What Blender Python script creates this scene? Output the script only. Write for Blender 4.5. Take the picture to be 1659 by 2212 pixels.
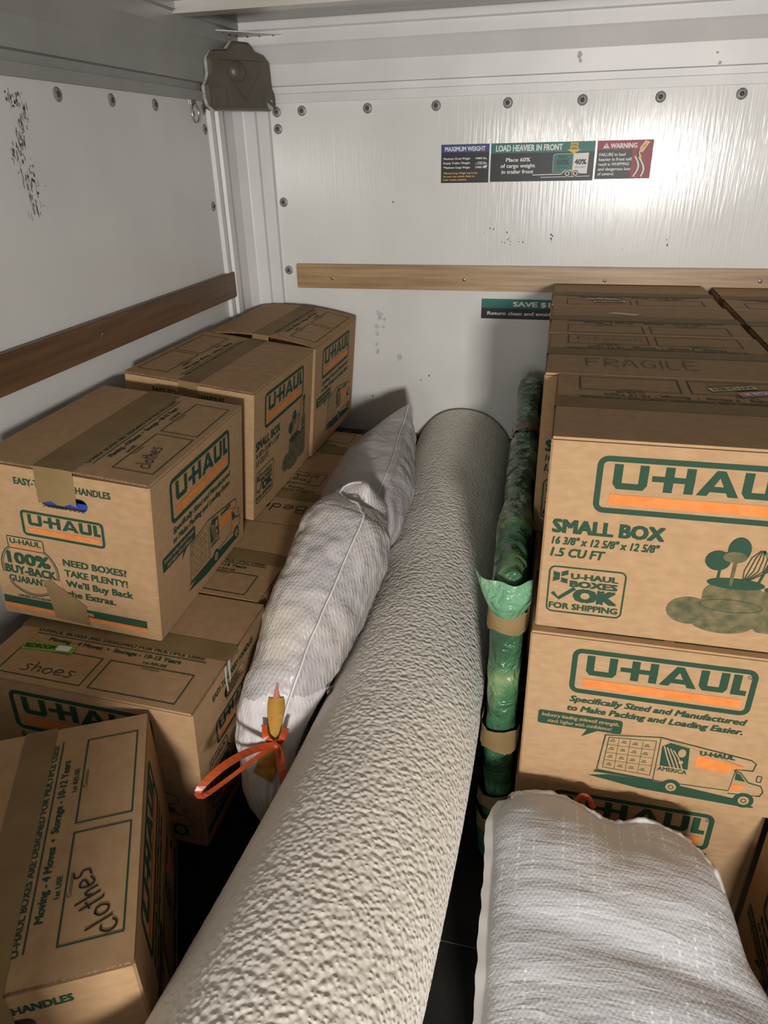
import bpy, bmesh, math, random
import numpy as np
from mathutils import Vector, Matrix, noise
from mathutils.bvhtree import BVHTree
S = bpy.context.scene
for o in list(bpy.data.objects): bpy.data.objects.remove(o)
random.seed(7)
COL = S.collection
rad = math.radians

# ------------------------------------------------------------------ camera
cd = bpy.data.cameras.new('camera'); cam = bpy.data.objects.new('camera', cd); COL.objects.link(cam)
yaw, pit, rol = .2501, .467, -.0238
fw = Vector((-math.sin(yaw)*math.cos(pit), math.cos(yaw)*math.cos(pit), -math.sin(pit)))
r0 = Vector((math.cos(yaw), math.sin(yaw), 0)); u0 = r0.cross(fw)
rr = r0*math.cos(rol) + u0*math.sin(rol); uu = u0*math.cos(rol) - r0*math.sin(rol)
M = Matrix((rr, uu, -fw)).transposed().to_4x4(); M.translation = (1.0263, -2.3001, 1.3197)
cam.matrix_world = M
cd.sensor_fit = 'VERTICAL'; cd.sensor_height = 36; cd.lens = 1530.13*36/2212
cd.clip_start = .02
S.camera = cam

# ------------------------------------------------------------------ world, lamps, exposure
vs = S.view_settings
vs.view_transform = 'Standard'; vs.look = 'None'; vs.exposure = -.70; vs.gamma = 1.0; vs.use_curve_mapping = False
W = bpy.data.worlds.new('world'); S.world = W; W.use_nodes = True
W.node_tree.nodes['Background'].inputs[0].default_value = (.92, .96, 1.0, 1)
W.node_tree.nodes['Background'].inputs[1].default_value = .045
def lamp(name, loc, target, power, color, size, sy=None):
    l = bpy.data.lights.new(name, 'AREA'); l.energy = power; l.color = color; l.size = size
    if sy: l.shape = 'RECTANGLE'; l.size_y = sy
    o = bpy.data.objects.new(name, l); COL.objects.link(o); o.location = loc
    o.rotation_euler = (Vector(target)-Vector(loc)).to_track_quat('-Z', 'Y').to_euler()
    return o
lamp('outside_light', (1.60, -4.35, 1.22), (.9, 0, .7), 150, (1.0, .955, .895), .22)
lamp('outside_light', (.55, -5.3, 1.38), (.9, 0, .8), 32, (1.0, .95, .89), .20)
lamp('outside_light', (1.10, -5.6, .95), (.9, 0, .8), 30, (.97, .98, 1.0), .5)  # low panel added for the glare off bright surfaces outside

# ------------------------------------------------------------------ materials
def nmat(name):
    m = bpy.data.materials.new(name); m.use_nodes = True
    nt = m.node_tree; return m, nt, nt.nodes['Principled BSDF']
def N(nt, t, **k):
    n = nt.nodes.new(t)
    for a, b in k.items():
        if a.startswith('i_'):
            key = a[2:]
            n.inputs[int(key) if key.isdigit() else key.replace('_', ' ')].default_value = b
        else: setattr(n, a, b)
    return n
def plain(name, c, rough=.6, metal=0, spec=.5, coat=0):
    m, nt, b = nmat(name)
    b.inputs['Base Color'].default_value = (*c, 1); b.inputs['Roughness'].default_value = rough
    b.inputs['Metallic'].default_value = metal; b.inputs['Specular IOR Level'].default_value = spec
    b.inputs['Coat Weight'].default_value = coat
    return m
def noisy(name, c1, c2, scale=20, stretch=(1, 1, 1), rough=.6, metal=0, spec=.4, bump=0, bscale=None, bstretch=None, coat=0, detail=6, lo=.35, hi=.65, bdist=.002):
    m, nt, b = nmat(name); L = nt.links.new
    tc = N(nt, 'ShaderNodeTexCoord'); mp = N(nt, 'ShaderNodeMapping'); mp.inputs['Scale'].default_value = stretch
    L(tc.outputs['Object'], mp.inputs[0])
    n = N(nt, 'ShaderNodeTexNoise', i_Scale=scale, i_Detail=detail); L(mp.outputs[0], n.inputs['Vector'])
    r = N(nt, 'ShaderNodeValToRGB'); r.color_ramp.elements[0].position = lo; r.color_ramp.elements[1].position = hi
    r.color_ramp.elements[0].color = (*c1, 1); r.color_ramp.elements[1].color = (*c2, 1)
    L(n.outputs['Fac'], r.inputs[0]); L(r.outputs[0], b.inputs['Base Color'])
    b.inputs['Roughness'].default_value = rough; b.inputs['Metallic'].default_value = metal
    b.inputs['Specular IOR Level'].default_value = spec; b.inputs['Coat Weight'].default_value = coat
    if bump:
        mp2 = N(nt, 'ShaderNodeMapping'); mp2.inputs['Scale'].default_value = bstretch or stretch
        L(tc.outputs['Object'], mp2.inputs[0])
        n2 = N(nt, 'ShaderNodeTexNoise', i_Scale=bscale or scale, i_Detail=3); L(mp2.outputs[0], n2.inputs['Vector'])
        bp = N(nt, 'ShaderNodeBump', i_Strength=bump, i_Distance=bdist); L(n2.outputs['Fac'], bp.inputs['Height'])
        L(bp.outputs[0], b.inputs['Normal'])
    return m
CARD = noisy('cardboard', (.370, .232, .120), (.420, .268, .145), 45, (1, 1, 2.5), .82, spec=.25, bump=.25, bscale=130, bstretch=(1, 1, .15), bdist=.0008)
GREEN = plain('green_ink', (.020, .060, .034), .7, spec=.25)
HALF = noisy('halftone_green_ink', (.06, .075, .035), (.20, .15, .075), 70, (1, 1, 1), .75, spec=.25, lo=.3, hi=.75)
ORANGE = noisy('orange_ink', (.62, .19, .045), (.70, .235, .06), 60, (1, 1, 1), .7, spec=.25)
MARKER = plain('marker_ink', (.012, .006, .004), .6)
EDGE = noisy('cut_cardboard_edge', (.13, .075, .04), (.26, .16, .09), 300, (1, 1, .2), .9, spec=.1)
TAPE = noisy('brown_packing_tape', (.20, .135, .062), (.26, .18, .085), 10, (1, 1, 1), .62, spec=.10, bump=.12, bscale=30)
BLUECLOTH = plain('blue_cloth', (.015, .045, .35), .8)
WHITEPAPER = plain('white_paper', (.72, .72, .70), .6)
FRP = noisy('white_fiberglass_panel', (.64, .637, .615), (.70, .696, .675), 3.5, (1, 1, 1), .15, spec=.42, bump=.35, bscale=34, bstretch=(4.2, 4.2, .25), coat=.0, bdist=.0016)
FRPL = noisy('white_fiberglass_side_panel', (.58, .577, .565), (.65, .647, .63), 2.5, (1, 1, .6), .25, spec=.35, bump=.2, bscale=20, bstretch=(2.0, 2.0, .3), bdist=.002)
SCUFF = plain('black_scuff', (.03, .027, .024), .7)
BLUEMARK = noisy('pale_blue_residue', (.36, .43, .47), (.52, .54, .53), 60, rough=.6)
SEALANT = noisy('grey_sealant', (.30, .30, .29), (.44, .44, .42), 50, rough=.6)
WMETAL = noisy('white_painted_aluminium', (.62, .61, .61), (.69, .68, .675), 5, (1, 1, 1), .38, spec=.45, bump=.05, bscale=40)
GMETAL = noisy('grey_painted_rail', (.26, .258, .248), (.31, .306, .295), 5, (1, 1, 1), .42, spec=.4)
STEEL = noisy('galvanised_sheet', (.20, .195, .18), (.32, .305, .28), 2.5, (.4, 5, 1), .30, metal=.9, bump=.25, bscale=4, bstretch=(.6, 3, 1), bdist=.01)
BOW = noisy('galvanised_channel', (.50, .48, .45), (.60, .57, .54), 6, (.5, 3, 1), .35, metal=.75)
CHROME = plain('chromed_steel', (.55, .54, .52), .18, metal=1)
RIVET = noisy('dull_rivet', (.20, .198, .19), (.32, .315, .30), 200, rough=.5, metal=.3)
RIVDARK = plain('dark_rivet_centre', (.075, .073, .07), .55, metal=.3)
CAPBROWN = noisy('brown_painted_cap', (.085, .073, .055), (.105, .092, .070), 12, rough=.38, spec=.5)
RAILW = noisy('varnished_pine', (.27, .165, .08), (.42, .28, .145), 5, (.7, 8, 14), .38, spec=.45, bump=.1, bscale=10, bstretch=(.5, 8, 20))
RAILD = noisy('varnished_brown_board', (.095, .048, .023), (.150, .080, .038), 5, (8, .7, 14), .40, spec=.45, bump=.1, bscale=10, bstretch=(8, .5, 20))
FLOORM = noisy('dark_floor_plate', (.022, .020, .018), (.038, .034, .030), 8, rough=.5, spec=.35, bump=.1, bscale=90)
SEAM = plain('pale_seam_line', (.20, .18, .16), .6)
BLACKF = noisy('black_fuzzy_fabric', (.005, .005, .006), (.018, .017, .019), 120, rough=.95, spec=.1, bump=1.0, bscale=160, bdist=.004)
MUSTARD = noisy('mustard_fabric', (.40, .215, .045), (.50, .28, .07), 30, rough=.85, spec=.1, bump=.3, bscale=90)
DRAW = noisy('orange_drawstring_film', (.36, .050, .012), (.50, .085, .02), 20, rough=.35, spec=.5)
GREYTAG = noisy('grey_fluff', (.13, .125, .115), (.26, .25, .23), 150, rough=.9)
GROUND = noisy('concrete_floor', (.25, .24, .22), (.32, .31, .29), 4, rough=.85)
def wood_screw_mat(): return plain('screw_head', (.34, .33, .31), .35, metal=.8)
SCREW = wood_screw_mat()
def rug_mat():
    m, nt, b = nmat('cream_boucle'); L = nt.links.new
    tc = N(nt, 'ShaderNodeTexCoord')
    v = N(nt, 'ShaderNodeTexVoronoi', i_Scale=138.0); v.feature = 'SMOOTH_F1'
    wn = N(nt, 'ShaderNodeTexNoise', i_Scale=45.0, i_Detail=2.0)
    mx = N(nt, 'ShaderNodeMixRGB'); mx.inputs[0].default_value = .006
    L(tc.outputs['Object'], mx.inputs[1]); L(wn.outputs['Color'], mx.inputs[2]); L(tc.outputs['Object'], wn.inputs['Vector'])
    L(mx.outputs[0], v.inputs['Vector'])
    n = N(nt, 'ShaderNodeTexNoise', i_Scale=9.0, i_Detail=4.0); L(tc.outputs['Object'], n.inputs['Vector'])
    r = N(nt, 'ShaderNodeValToRGB')
    r.color_ramp.elements[0].color = (.74, .69, .615, 1); r.color_ramp.elements[1].color = (.83, .785, .71, 1)
    r.color_ramp.elements[0].position = .3; r.color_ramp.elements[1].position = .7
    L(n.outputs['Fac'], r.inputs[0]); L(r.outputs[0], b.inputs['Base Color'])
    inv = N(nt, 'ShaderNodeMath', operation='SUBTRACT'); inv.inputs[0].default_value = 1; L(v.outputs['Distance'], inv.inputs[1])
    bp = N(nt, 'ShaderNodeBump', i_Strength=.85, i_Distance=.0045); L(inv.outputs[0], bp.inputs['Height']); L(bp.outputs[0], b.inputs['Normal'])
    b.inputs['Roughness'].default_value = .85; b.inputs['Specular IOR Level'].default_value = .25
    b.inputs['Sheen Weight'].default_value = .25; b.inputs['Sheen Roughness'].default_value = .5
    return m
RUG = rug_mat()
def bag_mat(name, cols, embs, gloss, scale=5.0, bdist=.0016, seed=0.0, wsc=44.0, nz=.9, dia=1.0, nst=(1, 1, 1), dash=False):
    """white plastic film over soft contents: mottled colour, embossed diamond bump"""
    m, nt, b = nmat(name); L = nt.links.new
    tc = N(nt, 'ShaderNodeTexCoord'); mp = N(nt, 'ShaderNodeMapping'); mp.inputs['Location'].default_value = (seed, seed*.7, 0)
    L(tc.outputs['Object'], mp.inputs[0])
    n = N(nt, 'ShaderNodeTexNoise', i_Scale=scale, i_Detail=2.0); L(mp.outputs[0], n.inputs['Vector'])
    r = N(nt, 'ShaderNodeValToRGB'); e = r.color_ramp.elements
    e[0].position = .32; e[0].color = (*cols[0], 1); e[1].position = .68; e[1].color = (*cols[2], 1)
    k = e.new(.5); k.color = (*cols[1], 1)
    L(n.outputs['Fac'], r.inputs[0]); L(r.outputs[0], b.inputs['Base Color'])
    # diamond emboss: product of two slanted waves
    w = []
    for ang in (rad(32), rad(-32)):
        q = N(nt, 'ShaderNodeMapping'); q.inputs['Rotation'].default_value = (0, 0, ang); L(tc.outputs['Object'], q.inputs[0])
        wv = N(nt, 'ShaderNodeTexWave', i_Scale=wsc, i_Distortion=3.5, i_Detail=2.0); wv.inputs['Detail Scale'].default_value = 1.3
        L(q.outputs[0], wv.inputs['Vector']); w.append(wv)
    mu = N(nt, 'ShaderNodeMath', operation='MULTIPLY'); L(w[0].outputs['Fac'], mu.inputs[0]); L(w[1].outputs['Fac'], mu.inputs[1])
    n2 = N(nt, 'ShaderNodeTexNoise', i_Scale=38.0, i_Detail=3.0, i_Distortion=.6); mq = N(nt, 'ShaderNodeMapping'); mq.inputs['Scale'].default_value = nst; mq.inputs['Rotation'].default_value = (0, 0, .35 if dash else 0); L(mp.outputs[0], mq.inputs[0]); L(mq.outputs[0], n2.inputs['Vector'])
    ad = N(nt, 'ShaderNodeMath', operation='MULTIPLY_ADD'); L(n2.outputs['Fac'], ad.inputs[0]); ad.inputs[1].default_value = nz
    m3 = N(nt, 'ShaderNodeMath', operation='MULTIPLY'); L(mu.outputs[0], m3.inputs[0]); m3.inputs[1].default_value = dia; L(m3.outputs[0], ad.inputs[2])
    bp = N(nt, 'ShaderNodeBump', i_Strength=embs, i_Distance=bdist); L(ad.outputs[0], bp.inputs['Height']); L(bp.outputs[0], b.inputs['Normal'])
    b.inputs['Roughness'].default_value = gloss; b.inputs['Specular IOR Level'].default_value = .45
    if dash:      # highlights on the embossed ribs, painted as broken white dashes along the bag
        sp = N(nt, 'ShaderNodeSeparateXYZ'); L(tc.outputs['Object'], sp.inputs[0])
        def M_(op, a, bb=None):
            q = N(nt, 'ShaderNodeMath', operation=op)
            if hasattr(a, 'links'): L(a, q.inputs[0])
            else: q.inputs[0].default_value = a
            if bb is not None:
                if hasattr(bb, 'links'): L(bb, q.inputs[1])
                else: q.inputs[1].default_value = bb
            return q.outputs[0]
        fr_ = M_('ABSOLUTE', M_('SUBTRACT', M_('FRACT', M_('MULTIPLY', sp.outputs['X'], 46.0)), .5))
        ln = M_('LESS_THAN', fr_, .07)
        fy = M_('LESS_THAN', M_('FRACT', M_('ADD', M_('MULTIPLY', sp.outputs['Y'], 62.0), M_('MULTIPLY', M_('FLOOR', M_('MULTIPLY', sp.outputs['X'], 46.0)), .37))), .62)
        nr_ = N(nt, 'ShaderNodeTexNoise', i_Scale=9.0, i_Detail=1.0); mm = N(nt, 'ShaderNodeMapping'); mm.inputs['Scale'].default_value = (1, .8, 1); mm.inputs['Location'].default_value = (3.3, 1.2, 0); L(tc.outputs['Object'], mm.inputs[0]); L(mm.outputs[0], nr_.inputs['Vector'])
        rg_ = M_('GREATER_THAN', nr_.outputs['Fac'], .535)
        mk = M_('MULTIPLY', M_('MULTIPLY', ln, fy), M_('MULTIPLY', rg_, .7))
        mx = N(nt, 'ShaderNodeMixRGB'); L(mk, mx.inputs[0]); L(r.outputs[0], mx.inputs[1]); mx.inputs[2].default_value = (.97, .97, .94, 1)
        L(mx.outputs[0], b.inputs['Base Color'])
    return m
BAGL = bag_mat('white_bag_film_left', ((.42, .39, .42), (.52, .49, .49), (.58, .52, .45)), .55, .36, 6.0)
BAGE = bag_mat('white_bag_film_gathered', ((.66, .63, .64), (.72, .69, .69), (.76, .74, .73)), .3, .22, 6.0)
BAGF = bag_mat('white_bag_film_far', ((.40, .37, .40), (.47, .44, .455), (.53, .50, .48)), .45, .38, 4.0, seed=3.1)
BAGR = bag_mat('white_bag_film_right', ((.60, .62, .66), (.68, .70, .74), (.74, .75, .78)), .75, .38, 4.5, bdist=.0016, seed=5.0, wsc=52.0, nz=1.6, dia=.22, nst=(.5, 2.2, 1), dash=True)
FILM = plain('white_film_edge', (.74, .73, .72), .3)
def wrap_mat(nm='green_bubble_wrap', c0=(.022, .075, .036), c1=(.055, .16, .075), c2=(.26, .36, .16)):
    m, nt, b = nmat(nm); L = nt.links.new
    tc = N(nt, 'ShaderNodeTexCoord')
    n = N(nt, 'ShaderNodeTexNoise', i_Scale=7.0, i_Detail=5.0); L(tc.outputs['Object'], n.inputs['Vector'])
    r = N(nt, 'ShaderNodeValToRGB'); e = r.color_ramp.elements
    e[0].position = .38; e[0].color = (*c0, 1); e[1].position = .74; e[1].color = (*c2, 1)
    k = e.new(.56); k.color = (*c1, 1)
    L(n.outputs['Fac'], r.inputs[0]); L(r.outputs[0], b.inputs['Base Color'])
    v = N(nt, 'ShaderNodeTexVoronoi', i_Scale=34.0); v.feature = 'SMOOTH_F1'; L(tc.outputs['Object'], v.inputs['Vector'])
    n2 = N(nt, 'ShaderNodeTexNoise', i_Scale=26.0, i_Detail=4.0, i_Distortion=1.2); L(tc.outputs['Object'], n2.inputs['Vector'])
    a = N(nt, 'ShaderNodeMath', operation='MULTIPLY_ADD'); L(v.outputs['Distance'], a.inputs[0]); a.inputs[1].default_value = -.8; L(n2.outputs['Fac'], a.inputs[2])
    bp = N(nt, 'ShaderNodeBump', i_Strength=1.0, i_Distance=.014); L(a.outputs[0], bp.inputs['Height']); L(bp.outputs[0], b.inputs['Normal'])
    b.inputs['Roughness'].default_value = .16; b.inputs['Specular IOR Level'].default_value = .6
    return m
WRAP = wrap_mat(); WRAPL = wrap_mat('pale_green_bubble_wrap', (.10, .26, .15), (.19, .38, .22), (.48, .55, .34))
WRAPFLAP = plain('loose_green_film', (.20, .42, .24), .15, spec=.6)

# ------------------------------------------------------------------ helpers
def obj(name, bm, mats, parent=None, smooth=False):
    me = bpy.data.meshes.new(name)
    if isinstance(bm, bmesh.types.BMesh):
        bm.normal_update(); bm.to_mesh(me); bm.free()
    else: me.from_pydata(*bm)
    for m in (mats if isinstance(mats, (list, tuple)) else [mats]): me.materials.append(m)
    if smooth: me.polygons.foreach_set('use_smooth', [True]*len(me.polygons))
    o = bpy.data.objects.new(name, me); COL.objects.link(o)
    if parent: o.parent = parent
    return o
def thing(name, label, cat, loc=(0, 0, 0), rz=0, group=None):
    o = bpy.data.objects.new(name, None); COL.objects.link(o); o.location = loc; o.rotation_euler = (0, 0, rz)
    o.empty_display_size = .05
    o['label'] = label; o['category'] = cat
    if group: o['group'] = group
    return o
def tag(o, label, cat, group=None):
    o['label'] = label; o['category'] = cat
    if group: o['group'] = group
    return o
def struct(name, bm, m, parent=None):
    o = obj(name, bm, m, parent); o['kind'] = 'structure'; return o
def add_box(bm, a, b, mi=0):
    x0, y0, z0 = a; x1, y1, z1 = b
    v = [bm.verts.new(p) for p in ((x0, y0, z0), (x1, y0, z0), (x1, y1, z0), (x0, y1, z0), (x0, y0, z1), (x1, y0, z1), (x1, y1, z1), (x0, y1, z1))]
    for f in ((3, 2, 1, 0), (4, 5, 6, 7), (0, 1, 5, 4), (1, 2, 6, 5), (2, 3, 7, 6), (3, 0, 4, 7)):
        bm.faces.new([v[i] for i in f]).material_index = mi
def box_bm(a, b, bev=0):
    bm = bmesh.new(); add_box(bm, a, b)
    if bev: bmesh.ops.bevel(bm, geom=bm.edges[:], offset=bev, segments=2, affect='EDGES')
    return bm
def extrude_profile(bm, pts, p0, p1, du, dv, closed=False, mi=0):
    """sweep 2-D profile pts (a,b) -> p + a*du + b*dv from p0 to p1"""
    A = [bm.verts.new(Vector(p0)+du*a+dv*b) for a, b in pts]; B = [bm.verts.new(Vector(p1)+du*a+dv*b) for a, b in pts]
    n = len(pts)
    for i in range(n if closed else n-1):
        j = (i+1) % n; bm.faces.new((A[i], A[j], B[j], B[i])).material_index = mi
    if closed: bm.faces.new(A[::-1]).material_index = mi; bm.faces.new(B).material_index = mi
def disc_dome(bm, c, n, u, r, h, seg=14, rings=3, mi=0):
    c = Vector(c); n = Vector(n); u = Vector(u); v = n.cross(u); prev = None
    for k in range(rings+1):
        t = k/rings*math.pi/2; R = r*math.cos(t); H = h*math.sin(t)
        if k == rings: ring = [bm.verts.new(c+n*h)]
        else: ring = [bm.verts.new(c+n*H+(u*math.cos(a)+v*math.sin(a))*R) for a in [2*math.pi*i/seg for i in range(seg)]]
        if prev:
            for i in range(seg):
                j = (i+1) % seg
                if len(ring) == 1: f = bm.faces.new((prev[i], prev[j], ring[0]))
                else: f = bm.faces.new((prev[i], prev[j], ring[j], ring[i]))
                f.material_index = mi
        prev = ring

# ---- lettering: text curve -> flat mesh (cached), plus pen-stroke writing
_tc = {}
def glyphs(s, bold=0.0, shear=0.0):
    k = (s, bold, shear)
    if k not in _tc:
        c = bpy.data.curves.new('t', 'FONT'); c.body = s; c.size = 1; c.offset = bold; c.shear = shear; c.resolution_u = 2; c.fill_mode = 'FRONT'
        o = bpy.data.objects.new('t', c); COL.objects.link(o)
        me = bpy.data.meshes.new_from_object(o.evaluated_get(bpy.context.evaluated_depsgraph_get()))
        vs_ = [(v.co.x, v.co.y) for v in me.vertices]; fs = [tuple(p.vertices) for p in me.polygons]
        bpy.data.objects.remove(o); bpy.data.curves.remove(c); bpy.data.meshes.remove(me)
        _tc[k] = (vs_, fs)
    return _tc[k]
CAP = .70
class Face:
    """a drawing sheet: maps (x, y) on a panel to 3-D"""
    def __init__(s, bm, o, u, v, lift=.0006, fn=None):
        s.bm = bm; s.o = Vector(o); s.u = Vector(u); s.v = Vector(v); s.n = s.u.cross(s.v); s.lift = lift; s.fn = fn; s.cnt = 0
    def P(s, x, y, k=1):
        p = s.o+s.u*x+s.v*y+s.n*(s.lift*k)
        return s.fn(p) if s.fn else p
    def mesh(s, vs_, fs, mi, k=1):
        s.cnt = (s.cnt+1) % 9; k = k+.03*s.cnt
        V = [s.bm.verts.new(s.P(x, y, k)) for x, y in vs_]
        for f in fs:
            try: s.bm.faces.new([V[i] for i in f]).material_index = mi
            except ValueError: pass
    def poly(s, pts, mi, k=1):
        s.mesh(pts, [tuple(range(len(pts)))], mi, k)
    def rect(s, x0, y0, x1, y1, mi, k=1):
        n = max(1, int(abs(x1-x0)/.03)) if s.fn else 1; m = max(1, int(abs(y1-y0)/.03)) if s.fn else 1
        vs_ = [(x0+(x1-x0)*i/n, y0+(y1-y0)*j/m) for j in range(m+1) for i in range(n+1)]
        s.mesh(vs_, [(j*(n+1)+i, j*(n+1)+i+1, (j+1)*(n+1)+i+1, (j+1)*(n+1)+i) for j in range(m) for i in range(n)], mi, k)
    def frame(s, x0, y0, x1, y1, w, mi, k=1):
        s.rect(x0, y0, x1, y0+w, mi, k); s.rect(x0, y1-w, x1, y1, mi, k); s.rect(x0, y0+w, x0+w, y1-w, mi, k); s.rect(x1-w, y0+w, x1, y1-w, mi, k)
    def ring(s, x0, y0, x1, y1, r, w, mi, k=1, fill=False):
        def outline(d, R):
            pts = []
            for cx, cy, a0 in ((x1-r, y1-r, 0), (x0+r, y1-r, 90), (x0+r, y0+r, 180), (x1-r, y0+r, 270)):
                for i in range(7):
                    a = rad(a0+15*i); pts.append((cx+R*math.cos(a), cy+R*math.sin(a)))
            return pts
        A = outline(0, r)
        if fill: s.poly(A, mi, k); return
        B = outline(w, max(r-w, .0002)); n = len(A)
        s.mesh(A+B, [(i, (i+1) % n, n+(i+1) % n, n+i) for i in range(n)], mi, k)
    def ellipse(s, cx, cy, rx, ry, mi, k=1, w=None, n=28):
        A = [(cx+rx*math.cos(2*math.pi*i/n), cy+ry*math.sin(2*math.pi*i/n)) for i in range(n)]
        if w is None: s.poly(A, mi, k); return
        B = [(cx+(rx-w)*math.cos(2*math.pi*i/n), cy+(ry-w)*math.sin(2*math.pi*i/n)) for i in range(n)]
        s.mesh(A+B, [(i, (i+1) % n, n+(i+1) % n, n+i) for i in range(n)], mi, k)
    def text(s, t, x, y, h, mi, w=None, bold=.022, shear=0, al='L', k=1, xs=1.0):
        vs_, fs = glyphs(t, 0, shear)
        if not vs_: return
        x0 = min(p[0] for p in vs_); x1 = max(p[0] for p in vs_); sy = h/CAP
        sx = w/(x1-x0) if w else sy*xs
        W_ = (x1-x0)*sx; ox = x-(W_/2 if al == 'C' else W_ if al == 'R' else 0)
        for dx, dy in (((0, 0),) if bold < .012 else ((-1.5, .8), (1.5, .8), (-1.5, -.8), (1.5, -.8), (0, 0))):
            s.mesh([(ox+(p[0]-x0+dx*bold)*sx, y+(p[1]+dy*bold)*sy) for p in vs_], fs, mi, k)
    def line(s, pts, w, mi, k=1):
        vs_ = []; fs = []; n = len(pts)
        for i, (x, y) in enumerate(pts):
            a = pts[max(i-1, 0)]; b = pts[min(i+1, n-1)]; dx, dy = b[0]-a[0], b[1]-a[1]; l = math.hypot(dx, dy) or 1
            nx, ny = -dy/l*w/2, dx/l*w/2; vs_ += [(x+nx, y+ny), (x-nx, y-ny)]
        for i in range(n-1): fs.append((2*i+1, 2*i+3, 2*i+2, 2*i))
        s.mesh(vs_, fs, mi, k)
    def pen(s, word, x, y, h, w, mi, ang=0, k=1, gap=.18, xs=1.0):
        ca, sa = math.cos(ang), math.sin(ang); cx = 0
        for ch in word:
            if ch == ' ': cx += .5; continue
            strokes, adv = PEN[ch]
            for st in strokes:
                pts = smooth(st)
                s.line([(x+((cx+px)*h*xs)*ca-py*h*sa, y+((cx+px)*h*xs)*sa+py*h*ca) for px, py in pts], w, mi, k)
            cx += adv+gap
def smooth(p, n=5):
    if len(p) < 3: return p
    out = []; q = [p[0]]+list(p)+[p[-1]]
    for i in range(1, len(q)-2):
        a, b, c, d = q[i-1], q[i], q[i+1], q[i+2]
        for j in range(n):
            t = j/n
            out.append(tuple(.5*((2*b[m])+(c[m]-a[m])*t+(2*a[m]-5*b[m]+4*c[m]-d[m])*t*t+(3*b[m]-a[m]-3*c[m]+d[m])*t**3) for m in (0, 1)))
    out.append(tuple(p[-1])); return out
PEN = {
 'c': ([[(.5, .5), (.3, .58), (.05, .4), (.03, .15), (.25, 0), (.5, .08)]], .5), 'l': ([[(.05, 1.05), (.02, 0)]], .1),
 'o': ([[(.3, .52), (.06, .4), (.05, .12), (.28, 0), (.5, .18), (.46, .42), (.26, .53)]], .5),
 't': ([[(.2, .95), (.18, .1), (.3, 0)], [(0, .6), (.42, .64)]], .38), 'h': ([[(.03, 1.0), (.02, 0)], [(.03, .3), (.25, .52), (.38, .4), (.38, 0)]], .4),
 'e': ([[(.04, .28), (.46, .32), (.42, .5), (.2, .56), (.03, .3), (.12, .04), (.5, .08)]], .48),
 's': ([[(.48, .56), (.2, .6), (.14, .42), (.34, .24), (.26, .02), (-.06, .02)]], .42),
 'n': ([[(.03, .55), (.02, 0)], [(.03, .34), (.22, .54), (.38, .42), (.4, 0)]], .42), 'd': ([[(.42, .4), (.15, .5), (.03, .2), (.2, 0), (.42, .16)], [(.45, 1.0), (.42, 0)]], .46),
 'B': ([[(.05, 1), (.04, 0)], [(.05, 1), (.42, .9), (.4, .62), (.06, .54), (.5, .42), (.48, .08), (.04, 0)]], .5),
 'r': ([[(.03, .55), (.02, 0)], [(.03, .34), (.18, .52), (.36, .5)]], .3), 'm': ([[(.02, .5), (.02, 0)], [(.02, .35), (.18, .5), (.28, .4), (.28, 0)], [(.28, .36), (.44, .5), (.54, .4), (.54, 0)]], .56),
 'Y': ([[(.02, 1), (.24, .55)], [(.5, 1), (.24, .5), (.14, 0)]], .45), 'g': ([[(.42, .4), (.15, .5), (.03, .2), (.22, .05), (.42, .2)], [(.44, .5), (.42, -.2), (.2, -.35), (.03, -.2)]], .46),
 'a': ([[(.42, .4), (.15, .5), (.03, .2), (.2, 0), (.42, .16)], [(.45, .52), (.42, 0)]], .46), 'k': ([[(.03, 1), (.02, 0)], [(.36, .52), (.04, .22), (.38, 0)]], .38),
 'K': ([[(.04, 1), (.03, 0)], [(.45, .95), (.05, .45), (.48, 0)]], .46), 'i': ([[(.05, .5), (.04, 0)], [(.05, .72), (.08, .78)]], .1),
 'F': ([[(.02, 1), (.03, 0)], [(.02, 1), (.62, 1.02)], [(.03, .55), (.5, .56)]], .6), 'R': ([[(.03, 1), (.02, 0)], [(.03, 1), (.5, .92), (.48, .6), (.04, .52), (.56, 0)]], .56),
 'A': ([[(0, 0), (.3, 1), (.58, 0)], [(.1, .36), (.48, .38)]], .58), 'G': ([[(.56, .86), (.3, 1), (.04, .6), (.14, .08), (.5, .06), (.54, .42), (.3, .44)]], .6),
 'I': ([[(.05, 1), (.04, 0)]], .1), 'L': ([[(.04, 1), (.03, .02), (.5, .0)]], .5), 'E': ([[(.5, 1), (.05, .98), (.04, .02), (.54, 0)], [(.04, .52), (.42, .53)]], .52),
 'b': ([[(.03, 1), (.02, 0)], [(.03, .3), (.25, .5), (.42, .28), (.26, 0), (.03, .08)]], .44),
}
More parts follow.
